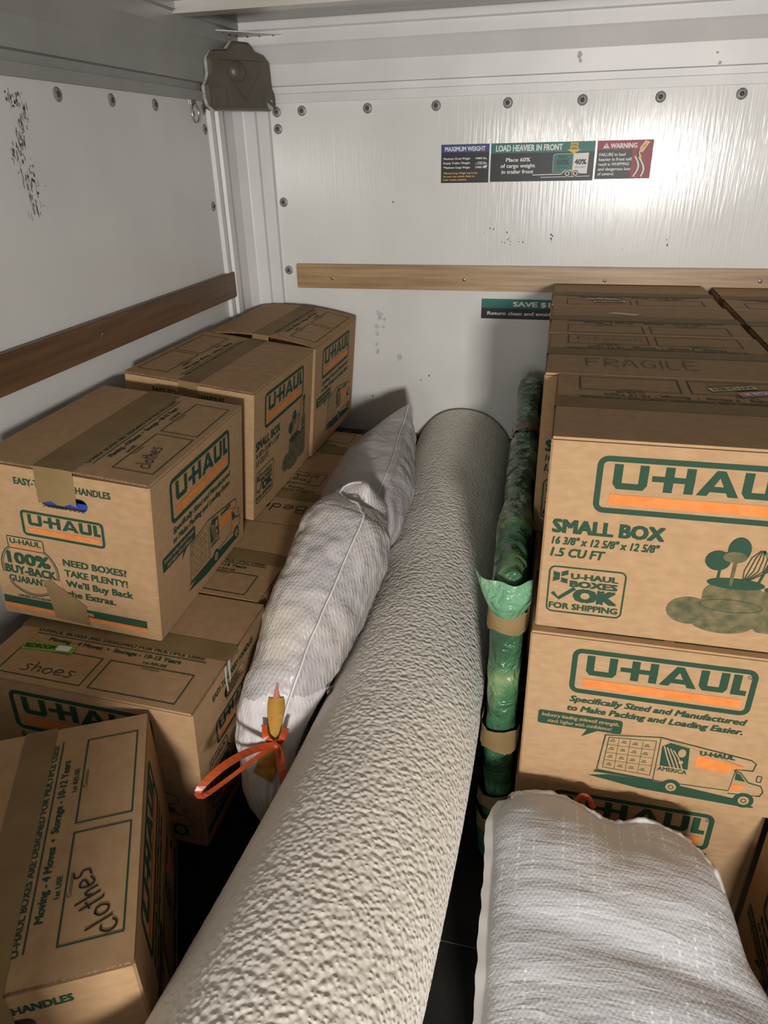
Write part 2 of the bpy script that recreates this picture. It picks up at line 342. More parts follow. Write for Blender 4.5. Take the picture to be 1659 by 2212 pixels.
def uhaul(F, x0, y0, w, g, org, k=1, frame=True, wt=.0085):
    """framed moving-company wordmark: outlined rounded frame, square letters, orange bar"""
    h = w*.326
    if frame: F.ring(x0, y0, x0+w, y0+h, h*.17, w*.031, g, k)
    X = lambda t: x0+w*t
    yb = y0+h*.44; yt = y0+h*.87; H = yt-yb; s = w*.040
    def R(a, b, c, d): F.rect(X(a), yb+H*b, X(c), yb+H*d, g, k)
    t = .044
    # U
    F.poly([(X(.085), yt), (X(.085), yb+H*.2), (X(.105), yb), (X(.235), yb), (X(.255), yb+H*.2), (X(.255), yb+H*.25), (X(.085), yb+H*.25)][1:6]+[(X(.085), yb+H*.25)], g, k)
    R(.085, .25, .085+t, 1); R(.255-t, .25, .255, 1)
    # + and H
    R(.275, .40, .48, .62); R(.335, 0, .335+t, 1); R(.435, 0, .435+t, 1)
    # A
    F.poly([(X(.495), yb), (X(.575), yt), (X(.615), yt), (X(.695), yb), (X(.645), yb), (X(.595), yb+H*.72), (X(.545), yb)], g, k)
    F.poly([(X(.545), yb+H*.16), (X(.645), yb+H*.16), (X(.63), yb+H*.38), (X(.56), yb+H*.38)], g, k)
    # U
    F.poly([(X(.705), yb+H*.25), (X(.705), yb+H*.2), (X(.725), yb), (X(.835), yb), (X(.855), yb+H*.2), (X(.855), yb+H*.25)], g, k)
    R(.705, .25, .705+t, 1); R(.855-t, .25, .855, 1)
    # L
    R(.875, 0, .875+t, 1); R(.875+t, 0, .955, .24)
    F.ellipse(X(.957), yt-h*.03, w*.011, w*.011, g, k, w=w*.003, n=14)
    F.rect(X(.075), y0+h*.16, X(.945), y0+h*.345, org, k)
    return h

# ------------------------------------------------------------------ moving boxes
BL, BW = .416, .321
MATS = [CARD, GREEN, ORANGE, MARKER, HALF, EDGE]
def stadium(cx, cy, w, h, n=8):
    r = h/2; pts = []
    for a0, sx in ((-90, 1), (90, -1)):
        for i in range(n+1):
            a = rad(a0+180*i/n); pts.append((cx+sx*(w/2-r)+r*math.cos(a), cy+r*math.sin(a)))
    return pts
def print_spec(bm, H):
    F = Face(bm, (-BL/2, -BW/2, 0), (1, 0, 0), (0, 0, 1))
    uhaul(F, .068, H-.112, .272, 1, 2)
    F.text('Specifically Sized and Manufactured', .072, H-.131, .0118, 1, w=.268, bold=.028, shear=.25)
    F.text('to Make Packing and Loading Easier.', .070, H-.1505, .0118, 1, w=.268, bold=.028, shear=.25)
    F.ring(.024, H-.187, .160, H-.158, .005, 0, 1, fill=True)
    F.poly([(.105, H-.187), (.122, H-.187), (.098, H-.203)], 1)
    F.text('Industry leading sidewall strength,', .092, H-.1695, .0075, 0, w=.124, bold=.012, shear=.2, al='C', k=2)
    F.text('stack higher with confidence!', .092, H-.1815, .0075, 0, w=.104, bold=.012, shear=.2, al='C', k=2)
    # loaded lorry, open at the rear: bay with a grid of boxes, side, cab, wheels, ground shade
    y = H-.292
    F.poly([(.118, y+.004), (.20, y-.008), (.37, y-.012), (.385, y-.010), (.37, y+.002), (.25, y+.014), (.15, y+.012)], 1)
    bay = [(.136, y+.100), (.222, y+.112), (.222, y+.016), (.130, y+.020), (.136, y+.100)]
    F.poly([(.132, y+.021), (.370, y+.012), (.383, y+.014), (.383, y+.034), (.345, y+.056), (.340, y+.080), (.222, y+.112), (.136, y+.103)], 0, 1.4)
    F.line(bay, .0022, 1, 2); F.line([(.142, y+.096), (.216, y+.103), (.216, y+.026), (.139, y+.028), (.142, y+.096)], .0016, 1, 2)
    for a in (.158, .176, .196): F.line([(a, y+.098), (a, y+.028)], .0008, 1, 2)
    for b in (.045, .062, .080): F.line([(.140, y+b), (.216, y+b+.003)], .0008, 1, 2)
    for i in range(4):
        for j in range(4): F.rect(.144+i*.018, y+.034+j*.018, .153+i*.018, y+.0355+j*.018, 1, 2); F.rect(.146+i*.018, y+.0375+j*.018, .152+i*.018, y+.039+j*.018, 1, 2)
    F.rect(.126, y+.014, .222, y+.018, 1, 2)
    F.line([(.222, y+.112), (.362, y+.092), (.370, y+.086), (.368, y+.070), (.343, y+.068), (.340, y+.020), (.222, y+.016)], .002, 1, 2)
    F.poly([(.226, y+.094), (.238, y+.104), (.268, y+.098), (.272, y+.050), (.262, y+.044), (.228, y+.05)], 1, 2)
    for q in range(4): F.line([(.229+q*.005, y+.096-q*.002), (.236+q*.006, y+.075), (.246+q*.006, y+.05)], .0022, 0, 3)
    F.ellipse(.258, y+.086, .006, .009, 0, 3); F.ellipse(.259, y+.066, .0035, .004, 0, 3)
    F.rect(.2245, y+.040, .272, y+.052, 0, 2.6)
    F.text('AMERICA', .2485, y+.0415, 0.0085, 1, w=.045, bold=.02, al='C', k=3.4)
    F.poly([(.282, y+.086), (.352, y+.077), (.352, y+.070), (.336, y+.069), (.334, y+.056), (.280, y+.060)], 2, 2)
    F.text('U-HAUL', .285, y+.0875, .0085, 1, w=.052, bold=.035, k=2)
    F.line([(.340, y+.066), (.352, y+.062), (.366, y+.044), (.386, y+.040), (.391, y+.028), (.388, y+.018), (.340, y+.014)], .002, 1, 2)
    F.poly([(.344, y+.062), (.352, y+.058), (.361, y+.045), (.345, y+.046)], 1, 2)
    F.ring(.376, y+.048, .384, y+.062, .002, .0012, 1, 2)
    F.poly([(.342, y+.036), (.362, y+.036), (.36, y+.027), (.342, y+.022)], 2, 2)
    for cx, cy in ((.252, y+.008), (.366, y+.004)):
        F.ellipse(cx, cy, .0155, .0165, 1, 2); F.ellipse(cx, cy, .0085, .0095, 0, 3); F.ellipse(cx, cy, .0045, .005, 1, 3.6, w=.0015)
def print_small(bm, H):
    F = Face(bm, (BL/2, BW/2, 0), (-1, 0, 0), (0, 0, 1))
    uhaul(F, .066, H-.112, .272, 1, 2)
    F.text('SMALL BOX', .014, H-.150, .0215, 1, w=.155, bold=.038)
    F.text('16 3/8" x 12 5/8" x 12 5/8"', .014, H-.170, .0125, 1, w=.152, bold=.028, shear=.2)
    F.text('1.5 CU FT', .014, H-.191, .0145, 1, w=.078, bold=.03, shear=.2)
    F.ring(.014, H-.292, .128, H-.208, .010, .0026, 1)
    for a, b, c in ((.021, .226, 0), (.033, .226, 1), (.021, .236, 1), (.033, .236, 0)):
        F.poly([(a, H-b), (a+.010, H-b+(.004 if c else -.002)), (a+.010, H-b+.008+(.004 if c else -.002)), (a, H-b+.008)], 1)
    F.text('U-HAUL', .048, H-.2285, .0095, 1, w=.068, bold=.035); F.text('BOXES', .048, H-.2425, .0105, 1, w=.068, bold=.04)
    F.line([(.022, H-.256), (.032, H-.266), (.055, H-.245)], .006, 1)
    F.text('OK', .056, H-.2685, .0225, 1, w=.060, bold=.05)
    F.text('FOR SHIPPING', .019, H-.2845, .0105, 1, w=.102, bold=.03)
    # kitchen still life printed as halftone: loaf, bowl, jars, spoon, whisk, bottle
    b = H-.292
    F.ellipse(.222, b+.030, .032, .024, 4); F.ellipse(.270, b+.016, .045, .020, 4, 1.5)
    F.ring(.236, b+.018, .318, b+.082, .018, 0, 4, 2, fill=True); F.ellipse(.277, b+.084, .039, .009, 1, 2.6); F.ellipse(.277, b+.046, .043, .011, 1, 2.7, w=.0008)
    F.ring(.312, b+.004, .368, b+.078, .012, 0, 4, 1.2, fill=True); F.ellipse(.34, b+.079, .024, .006, 1, 2.2)
    F.rect(.250, b+.08, .2535, b+.118, 1, 3); F.ellipse(.247, b+.120, .017, .016, 1, 3)
    F.rect(.268, b+.08, .2725, b+.122, 4, 3.2); F.ellipse(.272, b+.140, .015, .020, 1, 3.2); F.ellipse(.268, b+.128, .016, .009, 4, 3.6)
    for q in range(6): F.line([(.285, b+.086), (.284+q*.006, b+.108), (.290+q*.005, b+.130), (.300+q*.001, b+.142), (.306, b+.136), (.302+q*.002, b+.110), (.289, b+.086)][:5], .0011, 1, 3)
    F.line([(.306, b+.088), (.316, b+.13), (.320, b+.168), (.330, b+.176)], .003, 1, 3)
    F.ring(.330, b+.06, .362, b+.125, .008, 0, 4, 2.2, fill=True); F.ring(.339, b+.12, .353, b+.165, .004, 0, 4, 2.2, fill=True); F.rect(.338, b+.165, .354, b+.18, 1, 2.4)
def print_end(bm, H, s):
    F = Face(bm, (s*BL/2, -s*BW/2, 0), (0, s, 0), (0, 0, 1))
    F.text('EASY-TO-CARRY HANDLES', .1605, H-.0375, .0125, 1, w=.178, bold=.03, al='C')
    hp = stadium(.1605, H-.060, .088, .024); n = len(hp)
    for i in range(0, n): F.line([hp[i], tuple(hp[i][m]+(hp[(i+1) % n][m]-hp[i][m])*.5 for m in (0, 1))], .0016, 1)
    for q in range(10): F.rect(.120+q*.0082, H-.0735, .124+q*.0082, H-.0722, 1)
    uhaul(F, .072, H-.139, .158, 1, 2)
    F.ellipse(.072, H-.214, .058, .058, 1, w=.0022); F.ellipse(.072, H-.214, .054, .054, 1, w=.0012)
    F.rect(.036, H-.172, .108, H-.146, 0, 1.5); F.ring(.036, H-.172, .108, H-.146, .003, .0018, 1, 2); F.text('U-HAUL', .042, H-.161, .0105, 1, w=.060, bold=.03, k=2); F.rect(.042, H-.169, .102, H-.1645, 2, 2)
    F.text('100%', .0725, H-.204, .024, 1, w=.082, bold=.03, al='C', k=2)
    F.rect(.012, H-.247, .133, H-.2265, 0, 1.6)
    F.text('BUY-BACK', .0725, H-.2255, .0165, 1, w=.100, bold=.03, al='C', k=2); F.text('GUARANTEE', .0725, H-.2455, .0145, 1, w=.092, bold=.03, al='C', k=2)
    F.text('UNUSED-WITH RECEIPT', .0725, H-.279, .0055, 1, w=.07, bold=.02, al='C')
    for i, (t, w) in enumerate((('NEED BOXES?', .122), ('TAKE PLENTY!', .122), ("We'll Buy Back", .130), ('the Extras.', .094))):
        F.text(t, .142, H-.190-i*.0225, .0135, 1, w=w, bold=.028)
    F.rect(.006, H-.297, .295, H-.281, 1); F.text('uhaul.com', .1505, H-.2935, .009, 0, w=.075, bold=.03, al='C', k=2); F.rect(.006, H-.306, .295, H-.298, 2)
def make_box(label, loc, rz, H=.3205, detail=True, bulge=.0, tape=True, drop=.085, writing=None, stickers=(), torn=False, blue=False, long_drop=0, ends=(-1, 1), group=None, name='moving_box', tilt=None, lift=(0, 0), tw_=.0240, toff=0, strip=False):
    t = thing(name, label, 'box', loc, rz, group)
    if tilt: t.rotation_euler = (tilt[0], tilt[1], rz)
    th = .004; Hb = H-th-.0012
    bm = bmesh.new(); c = .003; x, y = BL/2, BW/2
    prof = [(-x+c, -y), (x-c, -y), (x, -y+c), (x, y-c), (x-c, y), (-x+c, y), (-x, y-c), (-x, -y+c)]
    A = [bm.verts.new((a, b, 0)) for a, b in prof]; B = [bm.verts.new((a, b, Hb)) for a, b in prof]
    bm.faces.new(A[::-1]); bm.faces.new(B)
    for i in range(8):
        j = (i+1) % 8
        if i in (2, 6) and detail:
            s = 1 if i == 2 else -1
            hole = [bm.verts.new((s*x, s*(p-BW/2), q)) for p, q in stadium(BW/2, H-.060, .088, .024)]
            es = [bm.edges.new((hole[k], hole[(k+1) % len(hole)])) for k in range(len(hole))]
            outer = [A[i], A[j], B[j], B[i]]
            eo = []
            for k in range(4):
                e = bm.edges.get((outer[k], outer[(k+1) % 4])) or bm.edges.new((outer[k], outer[(k+1) % 4])); eo.append(e)
            bmesh.ops.triangle_fill(bm, edges=es+eo, use_beauty=True, normal=(s, 0, 0))
            inner = [bm.verts.new(v.co-Vector((s*.045, 0, 0))) for v in hole]; n = len(hole)
            for k in range(n):
                f = bm.faces.new((hole[k], inner[k], inner[(k+1) % n], hole[(k+1) % n])); f.material_index = 5
            f = bm.faces.new(inner); f.material_index = 6 if blue else 5
            if blue:
                bl = [bm.verts.new((s*(x-.006), s*(p-BW/2), q-.0)) for p, q in stadium(BW/2, H-.0655, .082, .011)]
                bm.faces.new(bl).material_index = 6
        else: bm.faces.new((A[i], A[j], B[j], B[i]))
    bmesh.ops.recalc_face_normals(bm, faces=bm.faces[:])
    if detail:
        print_spec(bm, H); print_small(bm, H)
        for s in ends: print_end(bm, H, s)
    obj('body', bm, MATS+[BLUECLOTH], t)
    # two long top flaps meeting at the seam, printed on the one above the -Y side
    for q, s in enumerate((-1, 1)):
        bm = bmesh.new(); nx, ny = (14, 8) if bulge else (1, 1)
        dz = lift[q]
        def fn(p, s=s, dz=dz):
            p = Vector(p); e = max(0, 1-abs(p.y)/y)
            p.z += bulge*(1-(p.y/y)**2) + dz*e
            return p
        if bulge or dz: ny = max(ny, 8); nx = max(nx, 8)
        ys = [s*.0012+(s*(y-.0006)-s*.0012)*j/ny for j in range(ny+1)]; xs = [-x+.002+(2*x-.004)*i/nx for i in range(nx+1)]
        top = [[bm.verts.new(fn((a, b, H))) for a in xs] for b in ys]; bot = [[bm.verts.new(fn((a, b, H-th))) for a in xs] for b in ys]
        for j in range(ny):
            for i in range(nx):
                bm.faces.new((top[j][i], top[j][i+1], top[j+1][i+1], top[j+1][i])); bm.faces.new((bot[j][i], bot[j+1][i], bot[j+1][i+1], bot[j][i+1]))
            for i in (0, nx):
                f = bm.faces.new((top[j][i], top[j+1][i], bot[j+1][i], bot[j][i])); f.material_index = 5
        for j in (0, ny):
            for i in range(nx):
                f = bm.faces.new((top[j][i], top[j][i+1], bot[j][i+1], bot[j][i])); f.material_index = 5 if j == 0 else 0
        bmesh.ops.recalc_face_normals(bm, faces=bm.faces[:])
        F = Face(bm, (-x, -y, H), (1, 0, 0), (0, 1, 0), fn=fn)
        if s == -1 and detail:
            F.text("U-HAUL BOXES ARE DESIGNED FOR MULTIPLE USES!", .208, .1295, .0088, 1, w=.335, bold=.02, al='C')
            F.rect(.042, .1230, .382, .1250, 1)
            F.text('Moving - 4 Moves  \u2022  Storage - 10-12 Years', .208, .1085, .0098, 1, w=.262, bold=.024, al='C')
            for xx, a in ((.040, '1st USE'), (.216, '1st REUSE')):
                F.frame(xx, .013, xx+.162, .0885, .0022, 1)
                F.text(a, xx+.081, .0935, .0066, 1, w=.032 if xx < .1 else .045, bold=.015, al='C'); F.text('Contents:', xx+.081, .0795, .0058, 1, w=.036, bold=.008, al='C')
        if writing:
            for (side, word, wx, wy, h, wd, ang, xsc) in writing:
                if side == s:
                    if isinstance(word, str): F.pen(word, wx, wy, h, wd, 3, ang, 1.3, xs=xsc)
        obj('top_flap', bm, MATS, t)
    if tape:
        bm = bmesh.new(); w = tw_
        def g(p):
            p = Vector(p); p.z += bulge*(1-(p.y/y)**2) + max(lift)*max(0, 1-abs(p.y)/y); return p
        d0 = long_drop or drop
        path = [(-x-.0008, H-d0), (-x-.0008, H+.0008), (x+.0008, H+.0008), (x+.0008, H-(drop if not long_drop else long_drop))]
        prev = None
        for k, (px, pz) in enumerate(path):
            row = []
            for m in range(7):
                yy = toff-w+2*w*m/6; zz = pz + (.004*math.sin(m*1.9) if k in (0, 3) else 0)
                p = Vector((px, yy, zz)); row.append(bm.verts.new(g(p) if k in (1, 2) else p))
            if prev:
                for m in range(6): bm.faces.new((prev[m], prev[m+1], row[m+1], row[m]))
            prev = row
        bmesh.ops.recalc_face_normals(bm, faces=bm.faces[:])
        obj('packing_tape', bm, TAPE, t)
    if torn:      # ragged tape stuck over the lower half of the camera-side end
        bm = bmesh.new(); F = Face(bm, (-BL/2, BW/2, 0), (0, -1, 0), (0, 0, 1), lift=.0016)
        F.poly([(.096, H-.232), (.112, H-.226), (.118, H-.232), (.178, H-.274), (.176, H-.283), (.180, H-.316), (.110, H-.312), (.104, H-.27)], 0)
        obj('torn_tape', bm, TAPE, t)['label'] = 'torn piece of brown tape low on the box end'
    if strip:
        bm = bmesh.new(); F = Face(bm, (BL/2, -BW/2, 0), (0, 1, 0), (0, 0, 1), lift=.0014)
        F.poly([(.176, H-.095), (.150, H-.108), (.152, H-.160), (.120, H-.165), (.124, H-.30), (.178, H-.30)], 0); obj('torn_tape', bm, TAPE, t)['label'] = 'long torn tape strip down the box end'
        bm = bmesh.new(); F = Face(bm, (BL/2, -BW/2, 0), (0, 1, 0), (0, 0, 1), lift=.0016)
        F.poly([(.122, H-.002), (.130, H-.002), (.128, H-.030), (.132, H-.062), (.126, H-.060), (.122, H-.030)], 0); F.poly([(.136, H-.0), (.146, H-.0), (.144, H-.040), (.140, H-.052), (.137, H-.03)], 0); obj('paper_shred', bm, WHITEPAPER, t)['label'] = 'white paper shreds by the handle hole'
    for (kind, sx, sy, ang) in stickers:
        bm = bmesh.new(); ca, sa = math.cos(ang), math.sin(ang); s = -1 if sy < 0 else 1
        F = Face(bm, (sx, sy, H+.0006+(bulge*(1-(sy/y)**2))), (ca, sa, 0), (-sa, ca, 0), lift=.0006)
        if kind == 'BEDROOM':
            F.rect(0, 0, .098, .020, 0); F.rect(.064, .003, .090, .0175, 2, 2); F.text('BEDROOM', .004, .0045, .0115, 1, w=.056, bold=.02, k=2)
            mats = [plain('lime_sticker', (.16, .42, .035), .4), plain('sticker_black', (.01, .01, .01), .5), WHITEPAPER]
        elif kind == 'KITCHEN':
            F.rect(0, 0, .080, .021, 1); F.rect(.0015, .0015, .0785, .0195, 0, 1.6); F.text('KITCHEN', .007, .005, .0115, 1, w=.066, bold=.03, k=2.4)
            mats = [plain('yellow_sticker', (.62, .56, .16), .4), plain('sticker_black', (.01, .01, .01), .5)]
        elif kind == 'FRAGILE':
            F.rect(0, 0, .085, .022, 0); F.text('FRAGILE', .006, .005, .0125, 1, w=.073, bold=.03, k=2)
            mats = [plain('red_sticker', (.42, .06, .075), .4), WHITEPAPER]
        elif kind == 'scrap':
            F.poly([(0, 0), (.064, -.014), (.075, .006), (.012, .022)], 0); mats = [plain('pale_pink_paper', (.55, .40, .40), .5)]
        else:
            F.rect(0, 0, .036, .026, 0); F.rect(.003, .0, .030, .012, 1, 2); mats = [WHITEPAPER, plain('green_sticker', (.10, .22, .05), .5)]
        o = obj('sticker', bm, mats, t)
        o['label'] = {'BEDROOM': 'lime green room sticker with a white tab', 'KITCHEN': 'yellow room sticker with black letters', 'FRAGILE': 'red sticker with white letters', 'scrap': 'torn pale pink paper', 'tag': 'small white and green sticker'}[kind]
    return t

# ------------------------------------------------------------------ the trailer shell (inside faces at x=0, x=1.87, y=0)
TW, TL, TH = 1.87, 3.66, 1.66
def quad_noise_marks(F, spots, mi):
    for (x, y, w, h, n) in spots:
        for _ in range(n):
            a = x+random.gauss(0, w); b = y+random.gauss(0, h); r = random.uniform(.0006, .0024)
            m = random.randint(5, 7); st = random.uniform(1, 2.6)
            F.poly([(a+r*random.uniform(.6, 1.2)*math.cos(2*math.pi*k/m), b+st*r*random.uniform(.6, 1.2)*math.sin(2*math.pi*k/m)) for k in range(m)], mi)
def rivets(parent, pts, n, u):
    for p in pts:
        bm = bmesh.new(); N_ = Vector(n)
        disc_dome(bm, Vector(p)-N_*.0005, n, u, .0145, .0035, 20, 3, 0); disc_dome(bm, Vector(p)+N_*.0025, n, u, .0060, .0024, 14, 2, 1)
        obj('rivet', bm, [RIVET, RIVDARK], parent, True)
bm = box_bm((-.03, 0, 0), (TW+.03, .03, 1.70))
F = Face(bm, (0, 0, 0), (1, 0, 0), (0, 0, 1), lift=.0008)
quad_noise_marks(F, [(.49, 1.19, .002, .002, 2), (.86, 1.08, .02, .008, 9), (.97, 1.09, .012, .01, 6), (.78, 1.11, .03, .006, 4), (.41, .60, .02, .05, 6), (.57, .70, .06, .04, 4), (1.25, 1.07, .03, .03, 5)], 1)
for (x, z, r, n) in ((.505, .712, .013, 1), (.438, .815, .009, 4), (.452, .842, .006, 4), (.428, .745, .007, 3)):
    for _ in range(n):
        a = x+random.gauss(0, .006)*(n > 1); b = z+random.gauss(0, .016)*(n > 1)
        F.poly([(a+r*random.uniform(.5, 1.15)*math.cos(2*math.pi*k/13), b+r*random.uniform(.6, 1.2)*math.sin(2*math.pi*k/13)) for k in range(13)], 2, 1+random.random())
wall_front = struct('wall_front', bm, [FRP, SCUFF, BLUEMARK])
rivets(wall_front, [(x, 0, 1.442) for x in (.215, .418, .621, .824, 1.026, 1.228, 1.428, 1.63)]+[(.135, 0, z) for z in (1.441, 1.396, 1.192, .987, .78)], (0, -1, 0), (1, 0, 0))
bm = box_bm((-.03, -TL, 0), (0, 0, 1.70))
F = Face(bm, (0, 0, 0), (0, 1, 0), (0, 0, 1), lift=.0008)
for _ in range(120):      # long rubbed black scuff, high on the side panel
    t = random.random(); a = -.985+.012*math.sin(t*9)+random.gauss(0, .011)-.02*t; b = 1.438-.215*t+random.gauss(0, .006); h = random.uniform(.002, .009); w = random.uniform(.0003, .0008)
    F.poly([(a-w, b-h), (a+w, b-h*.7), (a+w*.8, b+h), (a-w, b+h*.6)], 1)
quad_noise_marks(F, [(-.99, 1.42, .013, .010, 22), (-.975, 1.30, .010, .02, 16)], 1)
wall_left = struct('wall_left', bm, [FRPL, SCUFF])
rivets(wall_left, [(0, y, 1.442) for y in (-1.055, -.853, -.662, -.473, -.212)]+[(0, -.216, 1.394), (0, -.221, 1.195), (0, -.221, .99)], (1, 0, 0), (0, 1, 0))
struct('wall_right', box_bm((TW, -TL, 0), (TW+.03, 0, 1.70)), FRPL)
bm = box_bm((-.03, -TL, -.06), (TW+.03, .03, 0))
F = Face(bm, (0, 0, 0), (1, 0, 0), (0, 1, 0), lift=.0008)
for yy in (-1.48, -2.7, -.26): F.rect(.0, yy-.0012, TW, yy+.0012, 1)
for xx in (.33, .955, 1.58):
    for yy in (-1.496, -2.716): F.ellipse(xx, yy, .0115, .0115, 2, 1.2); F.ellipse(xx, yy, .0045, .0045, 0, 2)
struct('floor', bm, [FLOORM, SEAM, plain('dark_floor_screw', (.012, .011, .010), .5)])
# roof sheet with cross channels
roof = struct('ceiling', box_bm((-.03, -TL, TH), (TW+.03, .03, TH+.03)), STEEL)
for yy in (-.40, -.86, -1.32, -1.78, -2.24, -2.70, -3.16):
    bm = bmesh.new(); extrude_profile(bm, [(-.05, .0), (-.05, -.004), (-.030, -.004), (-.026, -.028), (.026, -.028), (.030, -.004), (.05, -.004), (.05, 0)], (.05, yy, TH), (TW-.05, yy, TH), Vector((0, 1, 0)), Vector((0, 0, 1)), True)
    bmesh.ops.recalc_face_normals(bm, faces=bm.faces[:]); obj('roof_channel', bm, BOW, roof)
COVE = [(0, 1.463), (.012, 1.463), (.012, 1.486), (.001, 1.488), (.001, 1.505), (.015, 1.507), (.017, 1.560), (.050, 1.600), (.056, 1.606), (.056, 1.637), (.064, 1.641), (.064, TH), (0, TH)]
bm = bmesh.new(); extrude_profile(bm, COVE, (0, 0, 0), (TW, 0, 0), Vector((0, -1, 0)), Vector((0, 0, 1)), True); bmesh.ops.recalc_face_normals(bm, faces=bm.faces[:])
F = Face(bm, (0, -.0165, 0), (1, 0, 0), (0, 0, 1), lift=.001)
for (x, z, r) in ((1.008, 1.545, .008), (1.012, 1.532, .006), (1.35, 1.535, .003), (1.36, 1.512, .005)):
    F.poly([(x+r*random.uniform(.5, 1.2)*math.cos(2*math.pi*k/9), z+r*random.uniform(.6, 1.3)*math.sin(2*math.pi*k/9)) for k in range(9)], 1)
struct('trim_1', bm, [WMETAL, SEALANT])
for nm, x, s in (('trim_2', 0, 1), ('trim_3', TW, -1)):
    bm = bmesh.new(); extrude_profile(bm, COVE, (x, -TL, 0), (x, 0, 0), Vector((s, 0, 0)), Vector((0, 0, 1)), True); bmesh.ops.recalc_face_normals(bm, faces=bm.faces[:])
    struct(nm, bm, GMETAL)
# ribbed aluminium corner post
POST = [(0, -.198), (.012, -.196), (.013, -.176), (.004, -.173), (.004, -.160), (.017, -.156), (.018, -.128), (.006, -.112), (.005, -.085), (.012, -.048), (.032, -.022), (.036, -.020), (.070, -.017), (.073, -.006), (.084, -.006), (.087, -.015), (.112, -.014), (.114, 0), (0, 0)]
bm = bmesh.new()
extrude_profile(bm, POST, (0, 0, .0), (0, 0, 1.50), Vector((1, 0, 0)), Vector((0, 1, 0)), True); bmesh.ops.recalc_face_normals(bm, faces=bm.faces[:])
struct('trim_4', bm, WMETAL)
bm = bmesh.new(); extrude_profile(bm, [(TW-a, b) for a, b in POST], (0, 0, 0), (0, 0, 1.50), Vector((1, 0, 0)), Vector((0, 1, 0)), True); bmesh.ops.recalc_face_normals(bm, faces=bm.faces[:])
struct('trim_5', bm, WMETAL)
struct('baseboard_front', box_bm((.0, -.022, 0), (TW, 0, .447), .002), RAILD)
# rear end beyond the camera: header over the open doorway, ground outside
struct('trim_6', box_bm((0, -TL, 1.50), (TW, -TL+.05, TH)), GMETAL)
struct('shade_door_1', box_bm((0, -TL-.04, 0), (.60, -TL, 1.50), .004), FRPL)  # closed leaf out of view, added to shade the left side
struct('ground', box_bm((-6, -14, -.50), (8, 3, -.46)), GROUND)

# moulded corner cap, gusset plate, lashing ring
cap = thing('corner_cap', 'brown moulded corner cap with a round dome at the top of the corner post', 'corner cap', (.07, -.10, 1.44))
cn = Vector((.857, -.514, 0)).normalized(); cu = Vector((.514, .857, 0)).normalized()
O = Vector((.066, -.107, 1.437))
shape = [(-.128, .035), (-.128, .062), (-.118, .076), (-.112, .090), (-.112, .128), (-.098, .146), (-.048, .151), (-.028, .170), (.028, .170), (.044, .152), (.078, .144), (.095, .128), (.098, .060), (.106, .045), (.104, .022), (.088, .006), (-.105, .004), (-.122, .016)]
bm = bmesh.new()
def capP(a, b, d): return O+cu*a+cn*d+Vector((0, 0, b))
def d0(a, b, e=0): return .026+e-.060*max(0, abs(a)-.06)*1.1
f1 = [bm.verts.new(capP(a, b, d0(a, b, -.055))) for a, b in shape]; f2 = [bm.verts.new(capP(a, b, d0(a, b, .0))) for a, b in shape]
f3 = [bm.verts.new(capP(a*.94, .08+(b-.08)*.94, d0(a*.94, b, .010))) for a, b in shape]
n = len(shape)
for A, B in ((f1, f2), (f2, f3)):
    for i in range(n): bm.faces.new((A[i], A[(i+1) % n], B[(i+1) % n], B[i]))
bm.faces.new(f3)
bmesh.ops.recalc_face_normals(bm, faces=bm.faces[:])
obj('cap_shell', bm, CAPBROWN, cap)
bm = bmesh.new(); pts = [(-.085, .125), (.068, .128), (-.002, .028)]
A = [bm.verts.new(capP(a, b, d0(a, b, .009))) for a, b in pts]; B = [bm.verts.new(capP(a*.93, .09+(b-.09)*.93, d0(a, b, .0155))) for a, b in pts]
for i in range(3): bm.faces.new((A[i], A[(i+1) % 3], B[(i+1) % 3], B[i]))
bm.faces.new(B); bmesh.ops.recalc_face_normals(bm, faces=bm.faces[:]); obj('raised_triangle', bm, CAPBROWN, cap)
bm = bmesh.new(); disc_dome(bm, capP(-.028, .098, .0365), cn, cu, .027, .019, 28, 6); obj('dome', bm, CAPBROWN, cap, True)
for a0, b0, a1, b1 in ((-.118, .012, -.070, .060), (.060, .010, .098, .044)):
    bm = bmesh.new(); q = [(a0, b0), (a1, b0), (a1, b1), (a0, b1)]
    A = [bm.verts.new(capP(a, b, d0(a, b, .006))) for a, b in q]; B = [bm.verts.new(capP(a, b, d0(a, b, .014))) for a, b in q]
    for i in range(4): bm.faces.new((A[i], A[(i+1) % 4], B[(i+1) % 4], B[i]))
    bm.faces.new(B)
    bmesh.ops.recalc_face_normals(bm, faces=bm.faces[:]); obj('foot_block', bm, CAPBROWN, cap)
bm = bmesh.new(); disc_dome(bm, capP(.084, .030, d0(.084, .03, .015)), cn, cu, .0042, .003, 12, 3); obj('rivet', bm, CHROME, cap, True)
bm = bmesh.new(); F = Face(bm, capP(0, 0, d0(.08, .02, .0145)), cu, (0, 0, 1), lift=.001); F.poly([(.066, .026), (.074, .022), (.090, .012), (.086, .008), (.072, .007)], 0); obj('sealant_patch', bm, SEALANT, cap)
bm = bmesh.new()    # sealant bead around the rim
for i in range(n):
    a, b = shape[i]; a2, b2 = shape[(i+1) % n]
    vs4 = [bm.verts.new(capP(p[0]*k, .08+(p[1]-.08)*k, d0(p[0], p[1], dd))) for p, k, dd in (((a, b), 1.0, .001), ((a2, b2), 1.0, .001), ((a2, b2), 1.032, -.008), ((a, b), 1.032, -.008))]
    bm.faces.new(vs4)
bmesh.ops.recalc_face_normals(bm, faces=bm.faces[:]); obj('sealant_bead', bm, SEALANT, cap)
gp = thing('gusset_plate', 'thin riveted triangular plate across the roof corner above the brown cap', 'bracket', (.06, -.06, 1.628))
